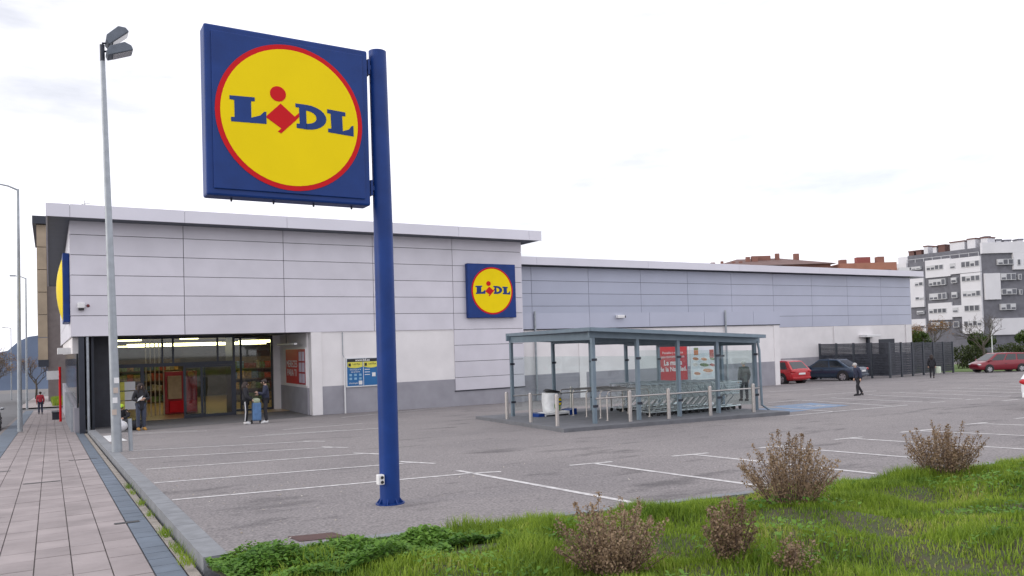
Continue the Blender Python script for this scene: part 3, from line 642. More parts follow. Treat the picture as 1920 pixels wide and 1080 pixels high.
# poster in the recess, with lamp above
t = thing('poster', (9.9, 36.4, 0), 'red poster with white price sheets in the entrance recess', 'poster')
k = MB(); k.box(9.90, 34.7, -.02, 9.95, 38.1, 1.72); k.build('frame', white, t)
k = MB(); k.box(9.885, 35.85, .04, 9.899, 38.04, 1.66); k.build('print', pred, t); k = MB(); k.box(9.886, 34.76, .04, 9.899, 35.845, 1.66); k.build('print', mat('poster_dark_red', (.38, .03, .05), .5), t)
for i in range(2):
    for j in range(3): k = MB(); k.box(9.875, 34.83+.5*i, .12+.5*j, 9.884, 35.23+.5*i, .54+.5*j); k.build('price_sheet', mat('sheet', (.55, .5, .6), .6), t)
text('MERECES', .46, (9.875, 36.95, .82), white, t, rot=(R(90), 0, R(-90))); text('PARA TI', .46, (9.875, 36.95, .40), white, t, rot=(R(90), 0, R(-90)))
t = thing('strip_lamp', (9.3, 36.4, 1.9), 'slim white strip lamp hung above the recess poster', 'lamp')
k = MB(); k.box(9.45, 34.9, 1.86, 9.6, 38.0, 1.95); k.build('housing', white, t, bevel=.02); k = MB(); k.tube([(9.5, 36.4, 1.95), (9.5, 36.4, 2.42)], .012, 6); k.build('hanger', dark, t)
t = thing('alarm_box', (1.07, 34.2, 3.5), 'white alarm box with dark base on the panel wall', 'alarm box'); k = MB(); k.box(.95, 34.05, 3.5, 1.2, 34.235, 3.72); k.build('housing', white, t, bevel=.03); k = MB(); k.box(.98, 34.06, 3.42, 1.17, 34.22, 3.502); k.build('base', black, t)
k = MB(); k.ball((1.31, 34.2, 3.6), .06); tag(k.build('alarm_lamp', mat('dark_red', (.14, .02, .025), .4)), 'small dark red alarm lamp beside the alarm box', 'lamp')
t = thing('wall_camera', (27.97, 34.6, 2.9), 'small white wall lamp on the annex cladding strip', 'lamp'); k = MB(); k.box(27.7, 34.45, 2.88, 28.2, 34.70, 3.06); k.build('housing', white, t, bevel=.03); k = MB(); k.box(28.2, 34.5, 2.9, 28.3, 34.66, 3.02); k.build('cap', black, t)
t = thing('wall_lamp', (57.5, 39.2, 1.2), 'pale outdoor unit on the rear wall above the fence', 'lamp'); k = MB(); k.box(56.6, 38.7, 1.25, 58.4, 39.45, 1.45); k.build('housing', white, t, bevel=.03); k = MB(); k.box(57.45, 39.2, -.4, 57.65, 39.42, 1.25); k.build('bracket', dark, t)

# ------------------------------------------------------------------ shop interior things
tubem = mat('lamp_tube', (1, .88, .42), .5, emit=7)
for i, (x0, x1, y, z) in enumerate([(2.6, 3.6, 38.9, 2.25), (5.2, 6.0, 38.7, 2.28), (3.4, 8.0, 44.0, 2.1), (4.6, 10, 45.5, 2.1), (3.2, 10, 48, 2.05), (8.6, 11.5, 42.5, 2.15), (9, 13, 45, 2.1), (4, 12, 51, 2.05)]):
    t = thing('ceiling_light', ((x0+x1)/2, y, z), 'glowing yellow strip light under the shop ceiling', 'lamp', 'lit strip lights inside the shop')
    k = MB(); k.box(x0, y-.05, z, x1, y+.05, z+.06); k.build('tube', tubem, t); k = MB(); k.box(x0, y-.08, z+.061, x1, y+.08, z+.12); k.build('housing', white, t)
goods = [mat('goods%d' % i, tuple(v*.55 for v in c), .6, 0, .6, 9, rnd=.4) for i, c in enumerate([(.5, .3, .1), (.45, .08, .05), (.2, .3, .12), (.5, .45, .35), (.12, .2, .35)])]
shelfm = mat('shelf_wood', (.13, .09, .06), .7)
for sx_, sy_, L, lab in [(2.6, 50, 4.2, 'wooden shelf of goods near the left shop wall'), (9.0, 46.5, 3.4, 'wooden produce shelf behind the right glazing'), (14.2, 47, 4, 'wooden shelf of goods deep in the shop')]:
    t = thing('goods_shelf', (sx_, sy_, -1.3), lab, 'shelf')
    k = MB(); 
    for z in (-1.25, -.6, 0, .6): k.box(sx_, sy_, z, sx_+L, sy_+.6, z+.05)
    k.box(sx_, sy_+.6, -1.3, sx_+L, sy_+.65, 1.3); k.build('rack', shelfm, t)
    for lv in (-1.2, -.55, .05, .65):
        x = sx_
        while x < sx_+L-.3:
            wd = random.uniform(.2, .42); k = MB(); k.box(x+.02, sy_+.05, lv, x+wd, sy_+.55, lv+random.uniform(.25, .45)); k.build('goods', random.choice(goods), t); x += wd
t = thing('display_stand', (5.0, 41, -1.3), 'red promotional display with cardboard boxes inside the door', 'display')
k = MB(); k.box(4.75, 40.6, -1.29, 6.2, 41.2, .75); k.build('back_panel', pred, t)
k = MB(); k.box(4.85, 40.3, -.55, 5.45, 40.598, .55); k.build('cardboard_box', mat('cardboard', (.48, .33, .2), .8), t); k = MB(); k.box(4.9, 40.28, -1.2, 6.1, 40.597, -.65); k.build('bin_front', red, t)
k = MB(); k.ball((5.9, 40.5, .6), .15); k.build('ornament', mat('orange', (.8, .35, .08), .5), t)
for i in range(5):
    x = 3.85 + .2*i; k = MB(); k.box(x, 40.0+.1*i, -1.29, x+.05, 40.05+.1*i, 2.3); tag(k.build('partition_pole', mat('pale_wood', (.45, .36, .26), .6)), 'upright pale pole of the partition inside the entrance', 'pole', 'partition poles inside the entrance')
t = thing('door_notices', (2.9, 37.5, -.9), 'yellow and white notices stuck on the entrance glass', 'notice')
for j in range(3):
    k = MB(); k.box(2.6, 37.56, -.75+.42*j, 3.2, 37.595, -.38+.42*j); k.build('sheet', white, t); k = MB(); k.box(2.6, 37.55, -.75+.42*j, 2.78, 37.559, -.38+.42*j); k.build('yellow_strip', pyel, t)

# ------------------------------------------------------------------ people
skinm = mat('skin', (.55, .36, .27), .6, 0, .05, 12)
def evalskin(name, pts, edges, rad, m, parent, lv=2, root=0, extra=None):
    me = bpy.data.meshes.new(name); me.from_pydata(pts, edges, []); o = bpy.data.objects.new(name, me); col.objects.link(o)
    md = o.modifiers.new('s', 'SKIN'); md.use_smooth_shade = True
    for i, r in enumerate(rad):
        sv = me.skin_vertices[0].data[i]; sv.radius = (r, r) if not isinstance(r, tuple) else r; sv.use_root = (i == root)
    sb = o.modifiers.new('d', 'SUBSURF'); sb.levels = lv; sb.render_levels = lv
    dg = bpy.context.evaluated_depsgraph_get(); dg.update(); nm = bpy.data.meshes.new_from_object(o.evaluated_get(dg)); bpy.data.objects.remove(o)
    if extra:
        b = bmesh.new(); b.from_mesh(nm); em = bpy.data.meshes.new('x'); em.from_pydata([tuple(v) for v in extra.v], [], extra.f); b.from_mesh(em); b.to_mesh(nm); b.free()
    nm.materials.clear(); nm.materials.append(m); nm.polygons.foreach_set('use_smooth', [True]*len(nm.polygons)); nm.polygons.foreach_set('material_index', [0]*len(nm.polygons))
    no = bpy.data.objects.new(name, nm); col.objects.link(no); no.parent = parent; return no
def person(loc, rz, h, lab, top, bottom, shoes, hair, pose, longhair=False, coat=0, cap=None, bald=False):
    t = thing('person', loc, lab, 'person', None, rz, h/1.75)
    J = dict(pel=(0,0,.95), sp=(0,0,1.13), ch=(0,.0,1.33), nk=(0,0,1.48), hd=(0,.02,1.60), ht=(0,.015,1.70),
             sl=(-.17,0,1.40), sr=(.17,0,1.40), el=(-.23,-.02,1.12), er=(.23,-.02,1.12), wl=(-.22,.06,.88), wr=(.22,.06,.88),
             hl=(-.09,0,.90), hr=(.09,0,.90), kl=(-.10,.02,.50), kr=(.10,.02,.50), al=(-.10,-.02,.09), ar=(.10,-.02,.09), tl=(-.11,.14,.04), tr=(.11,.14,.04))
    J.update(pose); V = {k: Vector(v) for k, v in J.items()}
    names = list(J); I = {n: i for i, n in enumerate(names)}
    rad = dict(pel=.115, sp=.11, ch=.12, nk=.05, hd=.088, ht=.06, sl=.055, sr=.055, el=.042, er=.042, wl=.03, wr=.03, hl=.085, hr=.085, kl=.055, kr=.055, al=.036, ar=.036, tl=.03, tr=.03)
    ed = [('pel','sp'),('sp','ch'),('ch','nk'),('nk','hd'),('hd','ht'),('ch','sl'),('ch','sr'),('sl','el'),('sr','er'),('el','wl'),('er','wr'),('pel','hl'),('pel','hr'),('hl','kl'),('hr','kr'),('kl','al'),('kr','ar'),('al','tl'),('ar','tr')]
    ex = MB(); fwd = (V['hd'] - V['nk']); hd = V['hd']
    face = Vector((0, .085, .0)); ex.ball(hd + Vector((0, .092, -.005)), (.014, .022, .022), 6, 5)
    for s_ in (-1, 1):
        ex.ball(hd + Vector((s_*.092, 0, -.005)), (.012, .022, .03), 6, 5)
        wv = V['wl' if s_ < 0 else 'wr']; ev = V['el' if s_ < 0 else 'er']; d = (wv - ev).normalized(); sd = d.cross(Vector((0, 0, 1))); sd = sd.normalized() if sd.length > .1 else Vector((1, 0, 0)); nn_ = d.cross(sd)
        pc = wv + d*.06; ex.tube([wv, wv + d*.05, wv + d*.095], [.028, .04, .036], 7)
        for i in range(4):
            o_ = sd*(-.027+.018*i); b = wv + d*.09 + o_; L = (.062, .075, .07, .055)[i]; ex.tube([b, b + d*L*.55 + nn_*.006, b + d*L*.8 + nn_*.026], [.0095, .0085, .007], 5)
        b = wv + d*.035 - sd*.03; ex.tube([b, b - sd*.025 + d*.03, b - sd*.022 + d*.058 + nn_*.01], [.011, .010, .008], 5)
    evalskin('body', [J[n] for n in names], [(I[a], I[b]) for a, b in ed], [rad[n]*.9 for n in names], skinm, t, 2, 0, ex)
    k = MB()
    for s_ in (-1, 1): k.ball(hd + Vector((s_*.033, .082, .018)), (.011, .007, .007), 6, 4)
    k.build('eyes', black, t, local=True)
    def sub(nm, ns, es, rr, m): ii = {n: i for i, n in enumerate(ns)}; return evalskin(nm, [J[n] if isinstance(n, str) else n for n in ns], [(ii[a], ii[b]) for a, b in es], rr, m, t)
    hem = V['pel'] + Vector((0, 0, -.05)) - (V['sp']-V['pel'])*coat
    J['hem'] = tuple(hem); mid = (V['pel'] + hem)/2
    sub('jacket', ['ch', 'sp', 'pel', 'hem', 'nk2', 'sl', 'sr', 'el', 'er', 'wl', 'wr'] if False else ['ch', 'sp', 'pel', 'hem', 'sl', 'sr', 'el', 'er', 'wl', 'wr', 'nk'],
        [('ch','sp'),('sp','pel'),('pel','hem'),('ch','sl'),('ch','sr'),('sl','el'),('sr','er'),('el','wl'),('er','wr'),('ch','nk')],
        [.155, .15, .155, .165, .085, .085, .07, .07, .052, .052, .07], top)
    sub('trousers', ['pel', 'hl', 'hr', 'kl', 'kr', 'al', 'ar'], [('pel','hl'),('pel','hr'),('hl','kl'),('hr','kr'),('kl','al'),('kr','ar')], [.13, .105, .105, .075, .075, .06, .06], bottom)
    for a, tt in (('al', 'tl'), ('ar', 'tr')):
        A, T = V[a], V[tt]; k = MB(); hp = A - (T-A)*.35; hp.z = min(A.z, T.z+.01); k.tube([hp, (A*.5+T*.5), T + (T-A).normalized()*.05], [.045, .055, .038], 8); k.build('shoe', shoes, t, local=True, smooth=True)
    if not bald:
        k = MB(); c = hd + Vector((0, -.022, .035)); k.ball(c, (.102, .108, .10), 12, 8)
        if longhair: k.tube([hd + Vector((0, -.04, .05)), hd + Vector((0, -.075, -.10)), hd + Vector((0, -.10, -.26))], [.095, .11, .06], 9)
        if longhair:
            for s_ in (-1, 1): k.tube([hd + Vector((s_*.08, -.01, .05)), hd + Vector((s_*.095, .0, -.10)), hd + Vector((s_*.09, .04, -.25))], [.035, .04, .02], 7)
        k.build('hair', hair, t, local=True, smooth=True)
    if cap:
        k = MB(); k.ball(hd + Vector((0, 0, .06)), (.108, .115, .075), 12, 6); k.tube([hd + Vector((0, .08, .045)), hd + Vector((0, .17, .03))], [.08, .05], 8); k.build('cap', cap, t, local=True, smooth=True)
    return t
cB = mat('cloth_black', (.022, .022, .028), .85, 0, .25, 14); cN = mat('cloth_navy', (.028, .034, .065), .85, 0, .2, 12); cG = mat('cloth_grey', (.10, .10, .11), .85, 0, .2, 12)
cD = mat('cloth_denim', (.05, .06, .09), .85, 0, .2, 12); cT = mat('boot_tan', (.42, .22, .05), .7); hB = mat('hair_dark', (.03, .018, .015), .6); hG = mat('hair_grey', (.5, .49, .48), .7)
cR = mat('cloth_red', (.42, .03, .05), .8); cO = mat('cloth_olive', (.075, .085, .08), .85); lime = mat('lime', (.55, .8, .05), .6); shW = mat('shoe_white', (.7, .7, .7), .6)
def onG(x, y, e=.0): return (x, y, gz(x, y) + e)
p1 = person(onG(2.85, 31.43, .005), R(190), 1.77, 'woman in long black padded coat and tan boots reading a leaflet', cB, cD, cT, hB,
       dict(el=(-.27,.0,1.12), er=(.27,.0,1.12), wl=(-.08,.22,1.15), wr=(.08,.22,1.12), hd=(0,.05,1.59), ht=(0,.07,1.69)), True, 1.2)
k = MB(); k.prism([(-.09,-.06),(.09,-.06),(.09,.06),(-.09,.06)], lambda u, v, w_: (2.80+u*.8+v*.4, 31.43-.36+w_, gz(2.8, 31)+1.17+v+u*.5), .01); tag(k.build('leaflet', white), 'white folded leaflet held by the woman in the padded coat', 'leaflet')
person(onG(2.3, 32.6, -.02), R(165), 1.7, 'crouching person in black jacket with lime cap by the entrance', cB, cG, cB, hB,
       dict(pel=(0,-.15,.32), sp=(0,-.12,.5), ch=(0,-.02,.68), nk=(0,.04,.80), hd=(0,.10,.90), ht=(0,.12,1.0), sl=(-.17,0,.74), sr=(.17,0,.74), el=(-.27,.12,.55), er=(.27,.12,.55), wl=(-.12,.34,.5), wr=(.12,.34,.5),
            hl=(-.1,-.12,.30), hr=(.1,-.12,.30), kl=(-.16,.25,.50), kr=(.16,.25,.50), al=(-.15,.18,.09), ar=(.15,.18,.09), tl=(-.16,.34,.04), tr=(.16,.34,.04)), False, 0, lime)
k = MB(); k.ball((2.16, 31.2, gz(2.1, 31.2)+.22), (.24, .16, .2), 9, 6); k.tube([(2.16, 31.2, gz(2.1,31.2)+.38), (2.2, 31.2, gz(2.1,31.2)+.46)], [.06, .02], 6); tag(k.build('plastic_bag', mat('bag_white', (.66, .66, .68), .4, 0, .1, 6), smooth=True), 'white plastic bag set down beside the crouching person', 'bag')
k = MB(); k.ball((2.65, 31.9, gz(2.6, 31.9)+.16), (.3, .2, .17), 10, 6); tag(k.build('holdall', cB, smooth=True), 'black holdall lying behind the woman with the leaflet', 'bag')
t = person(onG(6.45, 30.85), R(250), 1.66, 'woman in black jacket and striped track trousers by the couple trolley bag', cB, cB, shW, hB,
       dict(el=(-.24,.03,1.12), er=(.24,.06,1.12), wl=(-.16,.25,.98), wr=(.16,.27,.98)), True)
k = MB(); k.tube([(-.195,.0,.92), (-.18,.02,.5), (-.165,-.02,.12)], [.02,.018,.016], 6); k.build('white_stripe', white, t, local=True)
k = MB(); k.tube([(.195,.0,.92), (.18,.02,.5), (.165,-.02,.12)], [.02,.018,.016], 6); k.build('white_stripe', white, t, local=True)
person(onG(7.18, 30.75), R(75), 1.74, 'man in navy jacket looking down at his phone beside the trolley bag', cN, cB, shW, hB,
       dict(el=(-.25,.05,1.14), er=(.25,.05,1.14), wl=(-.1,.28,1.2), wr=(.12,.27,1.12), hd=(0,.06,1.585), ht=(0,.085,1.685), al=(-.16,-.02,.09), tl=(-.18,.14,.04), kl=(-.13,.02,.5)))
t = thing('trolley_bag', onG(6.82, 30.7), 'blue wheeled shopping bag between the couple', 'bag')
g1 = gz(6.82, 30.7); k = MB(); k.box(6.66, 30.58, g1+.12, 6.98, 30.84, g1+.82); k.build('bag', mat('bag_blue', (.10, .20, .38), .8, 0, .2, 8), t, bevel=.05)
k = MB(); k.box(6.68, 30.56, g1+.80, 6.94, 30.86, g1+.98); k.build('flap', mat('bag_green', (.35, .40, .28), .8), t, bevel=.06)
for x in (6.66, 6.98): k = MB(); k.tube([(x-.02, 30.84, g1+.075), (x+.02, 30.84, g1+.075)], .075, 10); k.build('wheel', rubber, t)
k = MB(); k.tube([(6.7, 30.9, g1+.1), (6.7, 30.95, g1+1.05), (6.94, 30.95, g1+1.05), (6.94, 30.9, g1+.1)], .012, 6); k.build('handle', dark, t)
person(onG(29.75, 20.85), R(66), 1.46, 'elderly white haired man in dark jacket walking across the car park', cN, cB, cB, hG,
       dict(sp=(0,.03,1.13), ch=(0,.08,1.32), nk=(0,.13,1.45), hd=(0,.19,1.56), ht=(0,.20,1.66), sl=(-.17,.08,1.39), sr=(.17,.08,1.39), el=(-.23,.0,1.12), er=(.23,.04,1.12), wl=(-.22,.02,.88), wr=(.22,.10,.88),
            kl=(-.1,.14,.5), al=(-.1,.12,.09), tl=(-.1,.28,.05), kr=(.1,-.02,.5), ar=(.1,-.25,.13), tr=(.1,-.12,.05)))
t = person(onG(51.36, 30.4), R(-60), 1.62, 'woman with long dark hair in dark coat walking by the slatted fence', cB, cB, cB, hB, dict(kl=(-.1,.1,.5), al=(-.1,.12,.09), tl=(-.1,.26,.05), ar=(.1,-.18,.11), tr=(.1,-.04,.05)), True, .8)
k = MB(); g1 = gz(51.7, 30.2); k.box(51.62, 30.0, g1+.32, 51.78, 30.35, g1+.78); tag(k.build('carrier_bag', mat('bag_pale', (.6, .68, .55), .6), bevel=.04), 'pale carrier bag carried by the woman at the fence', 'bag')
person(onG(24.94, 22.81), R(-20), 1.72, 'person in olive coat walking behind the shelter glass', cO, cB, cB, hG, dict(kl=(-.1,.1,.5), al=(-.1,.1,.09), tl=(-.1,.25,.04)), False, .8)
person(onG(-.6, 63.6, SW), R(5), 1.6, 'person in red and white top walking away along the sidewalk', cR, cN, cG, hB, dict(ar=(.1,-.1,.1), tr=(.1,.05,.05)), False)

# ------------------------------------------------------------------ cars
def car(loc, rz, paint, lab, L=4.4, W=1.76, H=1.46, kind='sedan', scale=1.0, seats=None):
    t = thing('parked_car', loc, lab, 'car', None, rz, scale); hl = L/2; hw = W/2
    if kind == 'sedan':   st = [(-1,.42,.80,.84,.80), (-.97,.25,.86,.94,.95), (-.80,.20,.90,.99,1.0), (-.4,.19,.90,.94,1.0), (.3,.19,.88,.92,1.0), (.62,.20,.80,.86,.98), (.9,.24,.68,.73,.90), (1,.36,.58,.60,.72)]; cab = (-.80, -.42, .12, .48)
    elif kind == 'hatch': st = [(-1,.40,.86,.90,.84), (-.96,.25,.92,.98,.96), (-.75,.20,.93,.97,1.0), (-.3,.19,.92,.95,1.0), (.35,.19,.88,.92,1.0), (.65,.20,.80,.86,.98), (.9,.24,.68,.74,.90), (1,.36,.58,.60,.74)]; cab = (-.97, -.72, .16, .54)
    else:                 st = [(-1,.40,.94,.97,.88), (-.96,.25,.98,1.02,.97), (-.7,.20,.98,1.02,1.0), (-.2,.19,.97,1.0,1.0), (.4,.19,.93,.97,1.0), (.72,.20,.82,.87,.97), (.92,.24,.68,.73,.90), (1,.36,.58,.60,.76)]; cab = (-.98, -.86, .25, .70)
    k = MB(); rings = []
    for y, zb, zs_, zt, wf in st:
        a = hw*wf; hs = H/1.46; half = [(0, zb), (a*.86, zb), (a*.97, zb+.10), (a, (zb+zs_)*.52), (a*.965, zs_*hs*.98), (a*.80, zt*hs), (0, zt*hs+.02)]
        rings.append([(x, y*hl, z) for x, z in half] + [(-x, y*hl, z) for x, z in half[-2:0:-1]])
    n = len(rings[0]); k.add([v for r in rings for v in r], [(i*n+j, i*n+(j+1) % n, (i+1)*n+(j+1) % n, (i+1)*n+j) for i in range(len(st)-1) for j in range(n)] + [tuple(range(n)), tuple((len(st)-1)*n+j for j in range(n))])
    b = k.build('body', paint, t, local=True, smooth=True); md = b.modifiers.new('s', 'SUBSURF'); md.levels = 1; md.render_levels = 2
    yb0, yr0, yr1, yb1 = [c*hl for c in cab]; zb = .88*H/1.46; wb = hw*.93; wr = hw*.72; zr = H
    B = [(-wb, yb0, zb), (wb, yb0, zb), (wb, yb1, zb-.03), (-wb, yb1, zb-.03)]; T = [(-wr, yr0, zr-.03), (wr, yr0, zr-.03), (wr, yr1, zr-.02), (-wr, yr1, zr-.02)]
    ym = (yr0+yr1)/2; k = MB()
    k.add(B + T + [(-wr*.98, ym, zr+.015), (wr*.98, ym, zr+.015)], [(0,1,5,4), (2,3,7,6), (0,4,8,7,3), (1,2,6,9,5), (4,5,9,8), (8,9,6,7)])
    c_ = k.build('cabin', paint, t, local=True, bevel=.05)
    def lerp(a, b_, f): return tuple(a[i] + (b_[i]-a[i])*f for i in range(3))
    def quadglass(q, nrm, nm='window'):
        k = MB(); k.add([tuple(Vector(v) + Vector(nrm)*.012) for v in q], [(0,1,2,3)]); k.build(nm, carglass, t, local=True)
    for sgn in (-1, 1):
        b0, b1 = (B[0], B[3]) if sgn < 0 else (B[1], B[2]); t0, t1 = (T[0], T[3]) if sgn < 0 else (T[1], T[2])
        parts = [(.10, .44), (.48, .90)] if kind != 'mpv' else [(.05, .30), (.34, .60), (.64, .92)]
        for f0, f1 in parts:
            lo0, lo1 = lerp(b0, b1, f0), lerp(b0, b1, f1); up0, up1 = lerp(t0, t1, max(.04, f0 + (.02 if f0 > .2 else .0))), lerp(t0, t1, min(.97, f1+.02))
            q = [lerp(lo0, up0, .10), lerp(lo1, up1, .10), lerp(lo1, up1, .86), lerp(lo0, up0, .86)]
            quadglass(q, (sgn*.9, 0, .4))
    q = [lerp(lerp(B[0], T[0], .1), lerp(B[1], T[1], .1), .1), lerp(lerp(B[0], T[0], .1), lerp(B[1], T[1], .1), .9), lerp(lerp(B[0], T[0], .88), lerp(B[1], T[1], .88), .9), lerp(lerp(B[0], T[0], .88), lerp(B[1], T[1], .88), .1)]
    quadglass(q, (0, -.8, .6), 'rear_window')
    q = [lerp(lerp(B[3], T[3], .08), lerp(B[2], T[2], .08), f) if i < 2 else lerp(lerp(B[3], T[3], .9), lerp(B[2], T[2], .9), f) for i, f in enumerate((.07, .93, .93, .07))]
    quadglass(q, (0, .8, .6), 'windscreen')
    for y in (-.60*hl, .62*hl):
        for sgn in (-1, 1):
            k = MB(); k.tube([(sgn*(hw-.30), y, .36), (sgn*(hw+.003), y, .36)], .375, 20); k.build('wheel_arch', black, t, local=True)
            k = MB(); k.tube([(sgn*(hw-.2), y, .315), (sgn*(hw-.01), y, .315), (sgn*(hw+.015), y, .315)], [.315, .315, .29], 22); wh = k.build('wheel', rubber, t, local=True, smooth='auto')
            k = MB(); k.tube([(sgn*(hw+.0), y, .315), (sgn*(hw+.02), y, .315)], [.215, .205], 18)
            k.build('rim', mat('alloy', (.5, .5, .52), .35, .7), wh, local=True)
            k = MB()
            for a in range(5):
                c0 = math.cos(a*2*math.pi/5+.6), math.sin(a*2*math.pi/5+.6); k.tube([(sgn*(hw+.022), y+c0[0]*.12, .315+c0[1]*.12), (sgn*(hw+.024), y+c0[0]*.18, .315+c0[1]*.18)], .028, 6)
            k.build('rim_hole', black, wh, local=True)
    zl = .80*H/1.46
    for sgn in (-1, 1):
        k = MB(); k.ball((sgn*hw*.74, -hl*.965, zl), (.20, .10, .09), 10, 6); k.build('tail_light', mat('tail_red', (.45, .015, .02), .2), t, local=True, smooth=True)
        k = MB(); k.ball((sgn*hw*.66, hl*.93, .62*H/1.46), (.22, .14, .075), 10, 6); k.build('headlight', mat('lamp_clear', (.7, .72, .75), .1, .3), t, local=True, smooth=True)
        k = MB(); k.ball((sgn*(hw+.08), yb1-.25, zb+.08), (.10, .06, .07), 8, 6); k.build('mirror', paint, t, local=True, smooth=True)
        for f in (.02,): k = MB(); k.box(sgn*hw*.985-.012, -.1, .74, sgn*hw*.985+.012, .08, .77); k.build('door_handle', black, t, local=True)
    k = MB(); k.box(-.26, -hl*1.012-.01, .62, .26, -hl*1.0, .73); k.build('number_plate', white, t, local=True)
    k = MB(); k.box(-hw*.86, -hl*1.0-.012, .36, hw*.86, -hl*.97, .48); k.build('bumper', black if kind == 'mpv' else paint, t, local=True, bevel=.02)
    return t
pr = mat('paint_red', (.48, .012, .02), .25, .1, .03, 1, coat=.7); pb = mat('paint_blue', (.035, .06, .10), .25, .35, .03, 1, coat=.7)
pmz = mat('paint_maroon', (.22, .012, .025), .28, .2, .03, 1, coat=.6); pw = mat('paint_white', (.75, .77, .80), .3, 0, .02, 1, coat=.5); psv = mat('paint_silver', (.42, .44, .46), .3, .6, .03, 1, coat=.5)
car((43.75, 37.0, gz(43.75, 37.0)), R(-5), pr, 'bright red hatchback parked nose in beside the annex corner', 4.1, 1.74, 1.48, 'hatch', 1.10)
car((48.35, 36.3, gz(48.35, 36.3)), R(10), pb, 'dark blue saloon parked in front of the slatted fence', 4.65, 1.78, 1.44, 'sedan', 1.10)
car((64.2, 32.6, gz(64.2, 32.6)), R(62), pmz, 'maroon people carrier parked by the lawn and hedge', 4.6, 1.8, 1.66, 'mpv', .92)
car((25.5, 10.72, gz(25.5, 10.72)), R(-84), pw, 'white car parked at the right end of the bays', 4.3, 1.75, 1.46, 'hatch', 1)
car((-2.95, 45, gz(-2.95, 45)-.22), R(2), psv, 'silver car parked on the road beside the sidewalk', 4.3, 1.72, 1.42, 'sedan', 1)

# ------------------------------------------------------------------ slatted fence enclosure
fm = mat('fence_slat', (.045, .05, .065), .6, .2, .3, 4, rnd=.1)
fe = thing('slatted_fence', (52.7, 34.35, gz(52.7, 34.35)), 'dark woven slat fence enclosing the delivery yard', 'fence')
def fence_run(a, b, n, zt0, zt1, skip=0):
    a = Vector(a); b = Vector(b); d = (b-a)/n; u = d.normalized(); p = Vector((-u.y, u.x))
    for i in range(skip, n+1):
        q = a + d*i; zt = zt0 + (zt1-zt0)*i/n; k = MB(); k.box(q.x-.06, q.y-.06, gz(q.x, q.y)-.1, q.x+.06, q.y+.06, zt+.03); k.build('post', mat('fence_post', (.075, .085, .10), .5, .3), fe)
    for i in range(n):
        q0 = a + d*i + u*.07; q1 = a + d*(i+1) - u*.07; z0 = max(gz(q0.x, q0.y), gz(q1.x, q1.y)) + .16; zt = zt0 + (zt1-zt0)*(i+.5)/n; k = MB(); m_ = 26
        for j in range(m_):
            za = z0 + (zt-z0)*j/m_; zb_ = z0 + (zt-z0)*(j+(.985 if j < 17 else .86))/m_; o_ = p*(.03*(1 if j % 2 else -1)); mid = (q0+q1)/2 + o_*1.4; t_ = p*.008
            for s0, s1 in ((q0, mid), (mid, q1)):
                k.add([(s0.x-t_.x, s0.y-t_.y, za), (s1.x-t_.x, s1.y-t_.y, za), (s1.x+t_.x, s1.y+t_.y, za), (s0.x+t_.x, s0.y+t_.y, za), (s0.x-t_.x, s0.y-t_.y, zb_), (s1.x-t_.x, s1.y-t_.y, zb_), (s1.x+t_.x, s1.y+t_.y, zb_), (s0.x+t_.x, s0.y+t_.y, zb_)],
                      [(0,3,2,1), (4,5,6,7), (0,1,5,4), (1,2,6,5), (2,3,7,6), (3,0,4,7)])
        k.build('slat_panel', fm, fe)['kind'] = 'stuff'
fence_run((51.3, 39.2), (52.75, 34.35), 4, .85, .84); fence_run((52.75, 34.35), (64.2, 36.2), 6, .84, .64, 1)

# ------------------------------------------------------------------ plants
def leafmat(name, c, c2, trans=.25, c3=None):
    m = bpy.data.materials.new(name); m.use_nodes = True; n = m.node_tree; b = n.nodes['Principled BSDF']; b.inputs['Roughness'].default_value = .6; b.inputs['Specular IOR Level'].default_value = .25
    g = n.nodes.new('ShaderNodeNewGeometry'); t = n.nodes.new('ShaderNodeTexNoise'); t.inputs['Scale'].default_value = 1.3; t.inputs['Detail'].default_value = 4
    n.links.new(g.outputs['Position'], t.inputs['Vector']); ad = n.nodes.new('ShaderNodeMath'); ad.operation = 'MULTIPLY_ADD'; ad.inputs[1].default_value = .45
    n.links.new(g.outputs['Random Per Island'], ad.inputs[0]); mr = n.nodes.new('ShaderNodeMapRange'); mr.inputs[1].default_value = .3; mr.inputs[2].default_value = .68; mr.inputs[4].default_value = .6
    n.links.new(t.outputs['Fac'], mr.inputs[0]); n.links.new(mr.outputs[0], ad.inputs[2])
    r = n.nodes.new('ShaderNodeValToRGB'); r.color_ramp.elements[0].color = (*c, 1); r.color_ramp.elements[1].color = (*c2, 1)
    if c3: e_ = r.color_ramp.elements.new(.8); e_.color = (*c2, 1); r.color_ramp.elements[-1].color = (*c3, 1)
    n.links.new(ad.outputs[0], r.inputs['Fac'])
    n.links.new(r.outputs['Color'], b.inputs['Base Color']); 
    tr = n.nodes.new('ShaderNodeBsdfTranslucent'); n.links.new(r.outputs['Color'], tr.inputs['Color']); ms = n.nodes.new('ShaderNodeMixShader'); ms.inputs[0].default_value = trans
    o = n.nodes['Material Output']; n.links.new(b.outputs[0], ms.inputs[1]); n.links.new(tr.outputs[0], ms.inputs[2]); n.links.new(ms.outputs[0], o.inputs['Surface']); MATS[name] = m; return m
grassm = leafmat('grass_blades', (.05, .125, .016), (.31, .43, .05), .4, (.55, .50, .19))
clover = leafmat('broad_leaves', (.045, .14, .022), (.20, .36, .055), .3)
dryl = leafmat('dry_seed', (.12, .07, .04), (.40, .295, .19), .15); dryst = mat('dry_stem', (.13, .085, .07), .9)
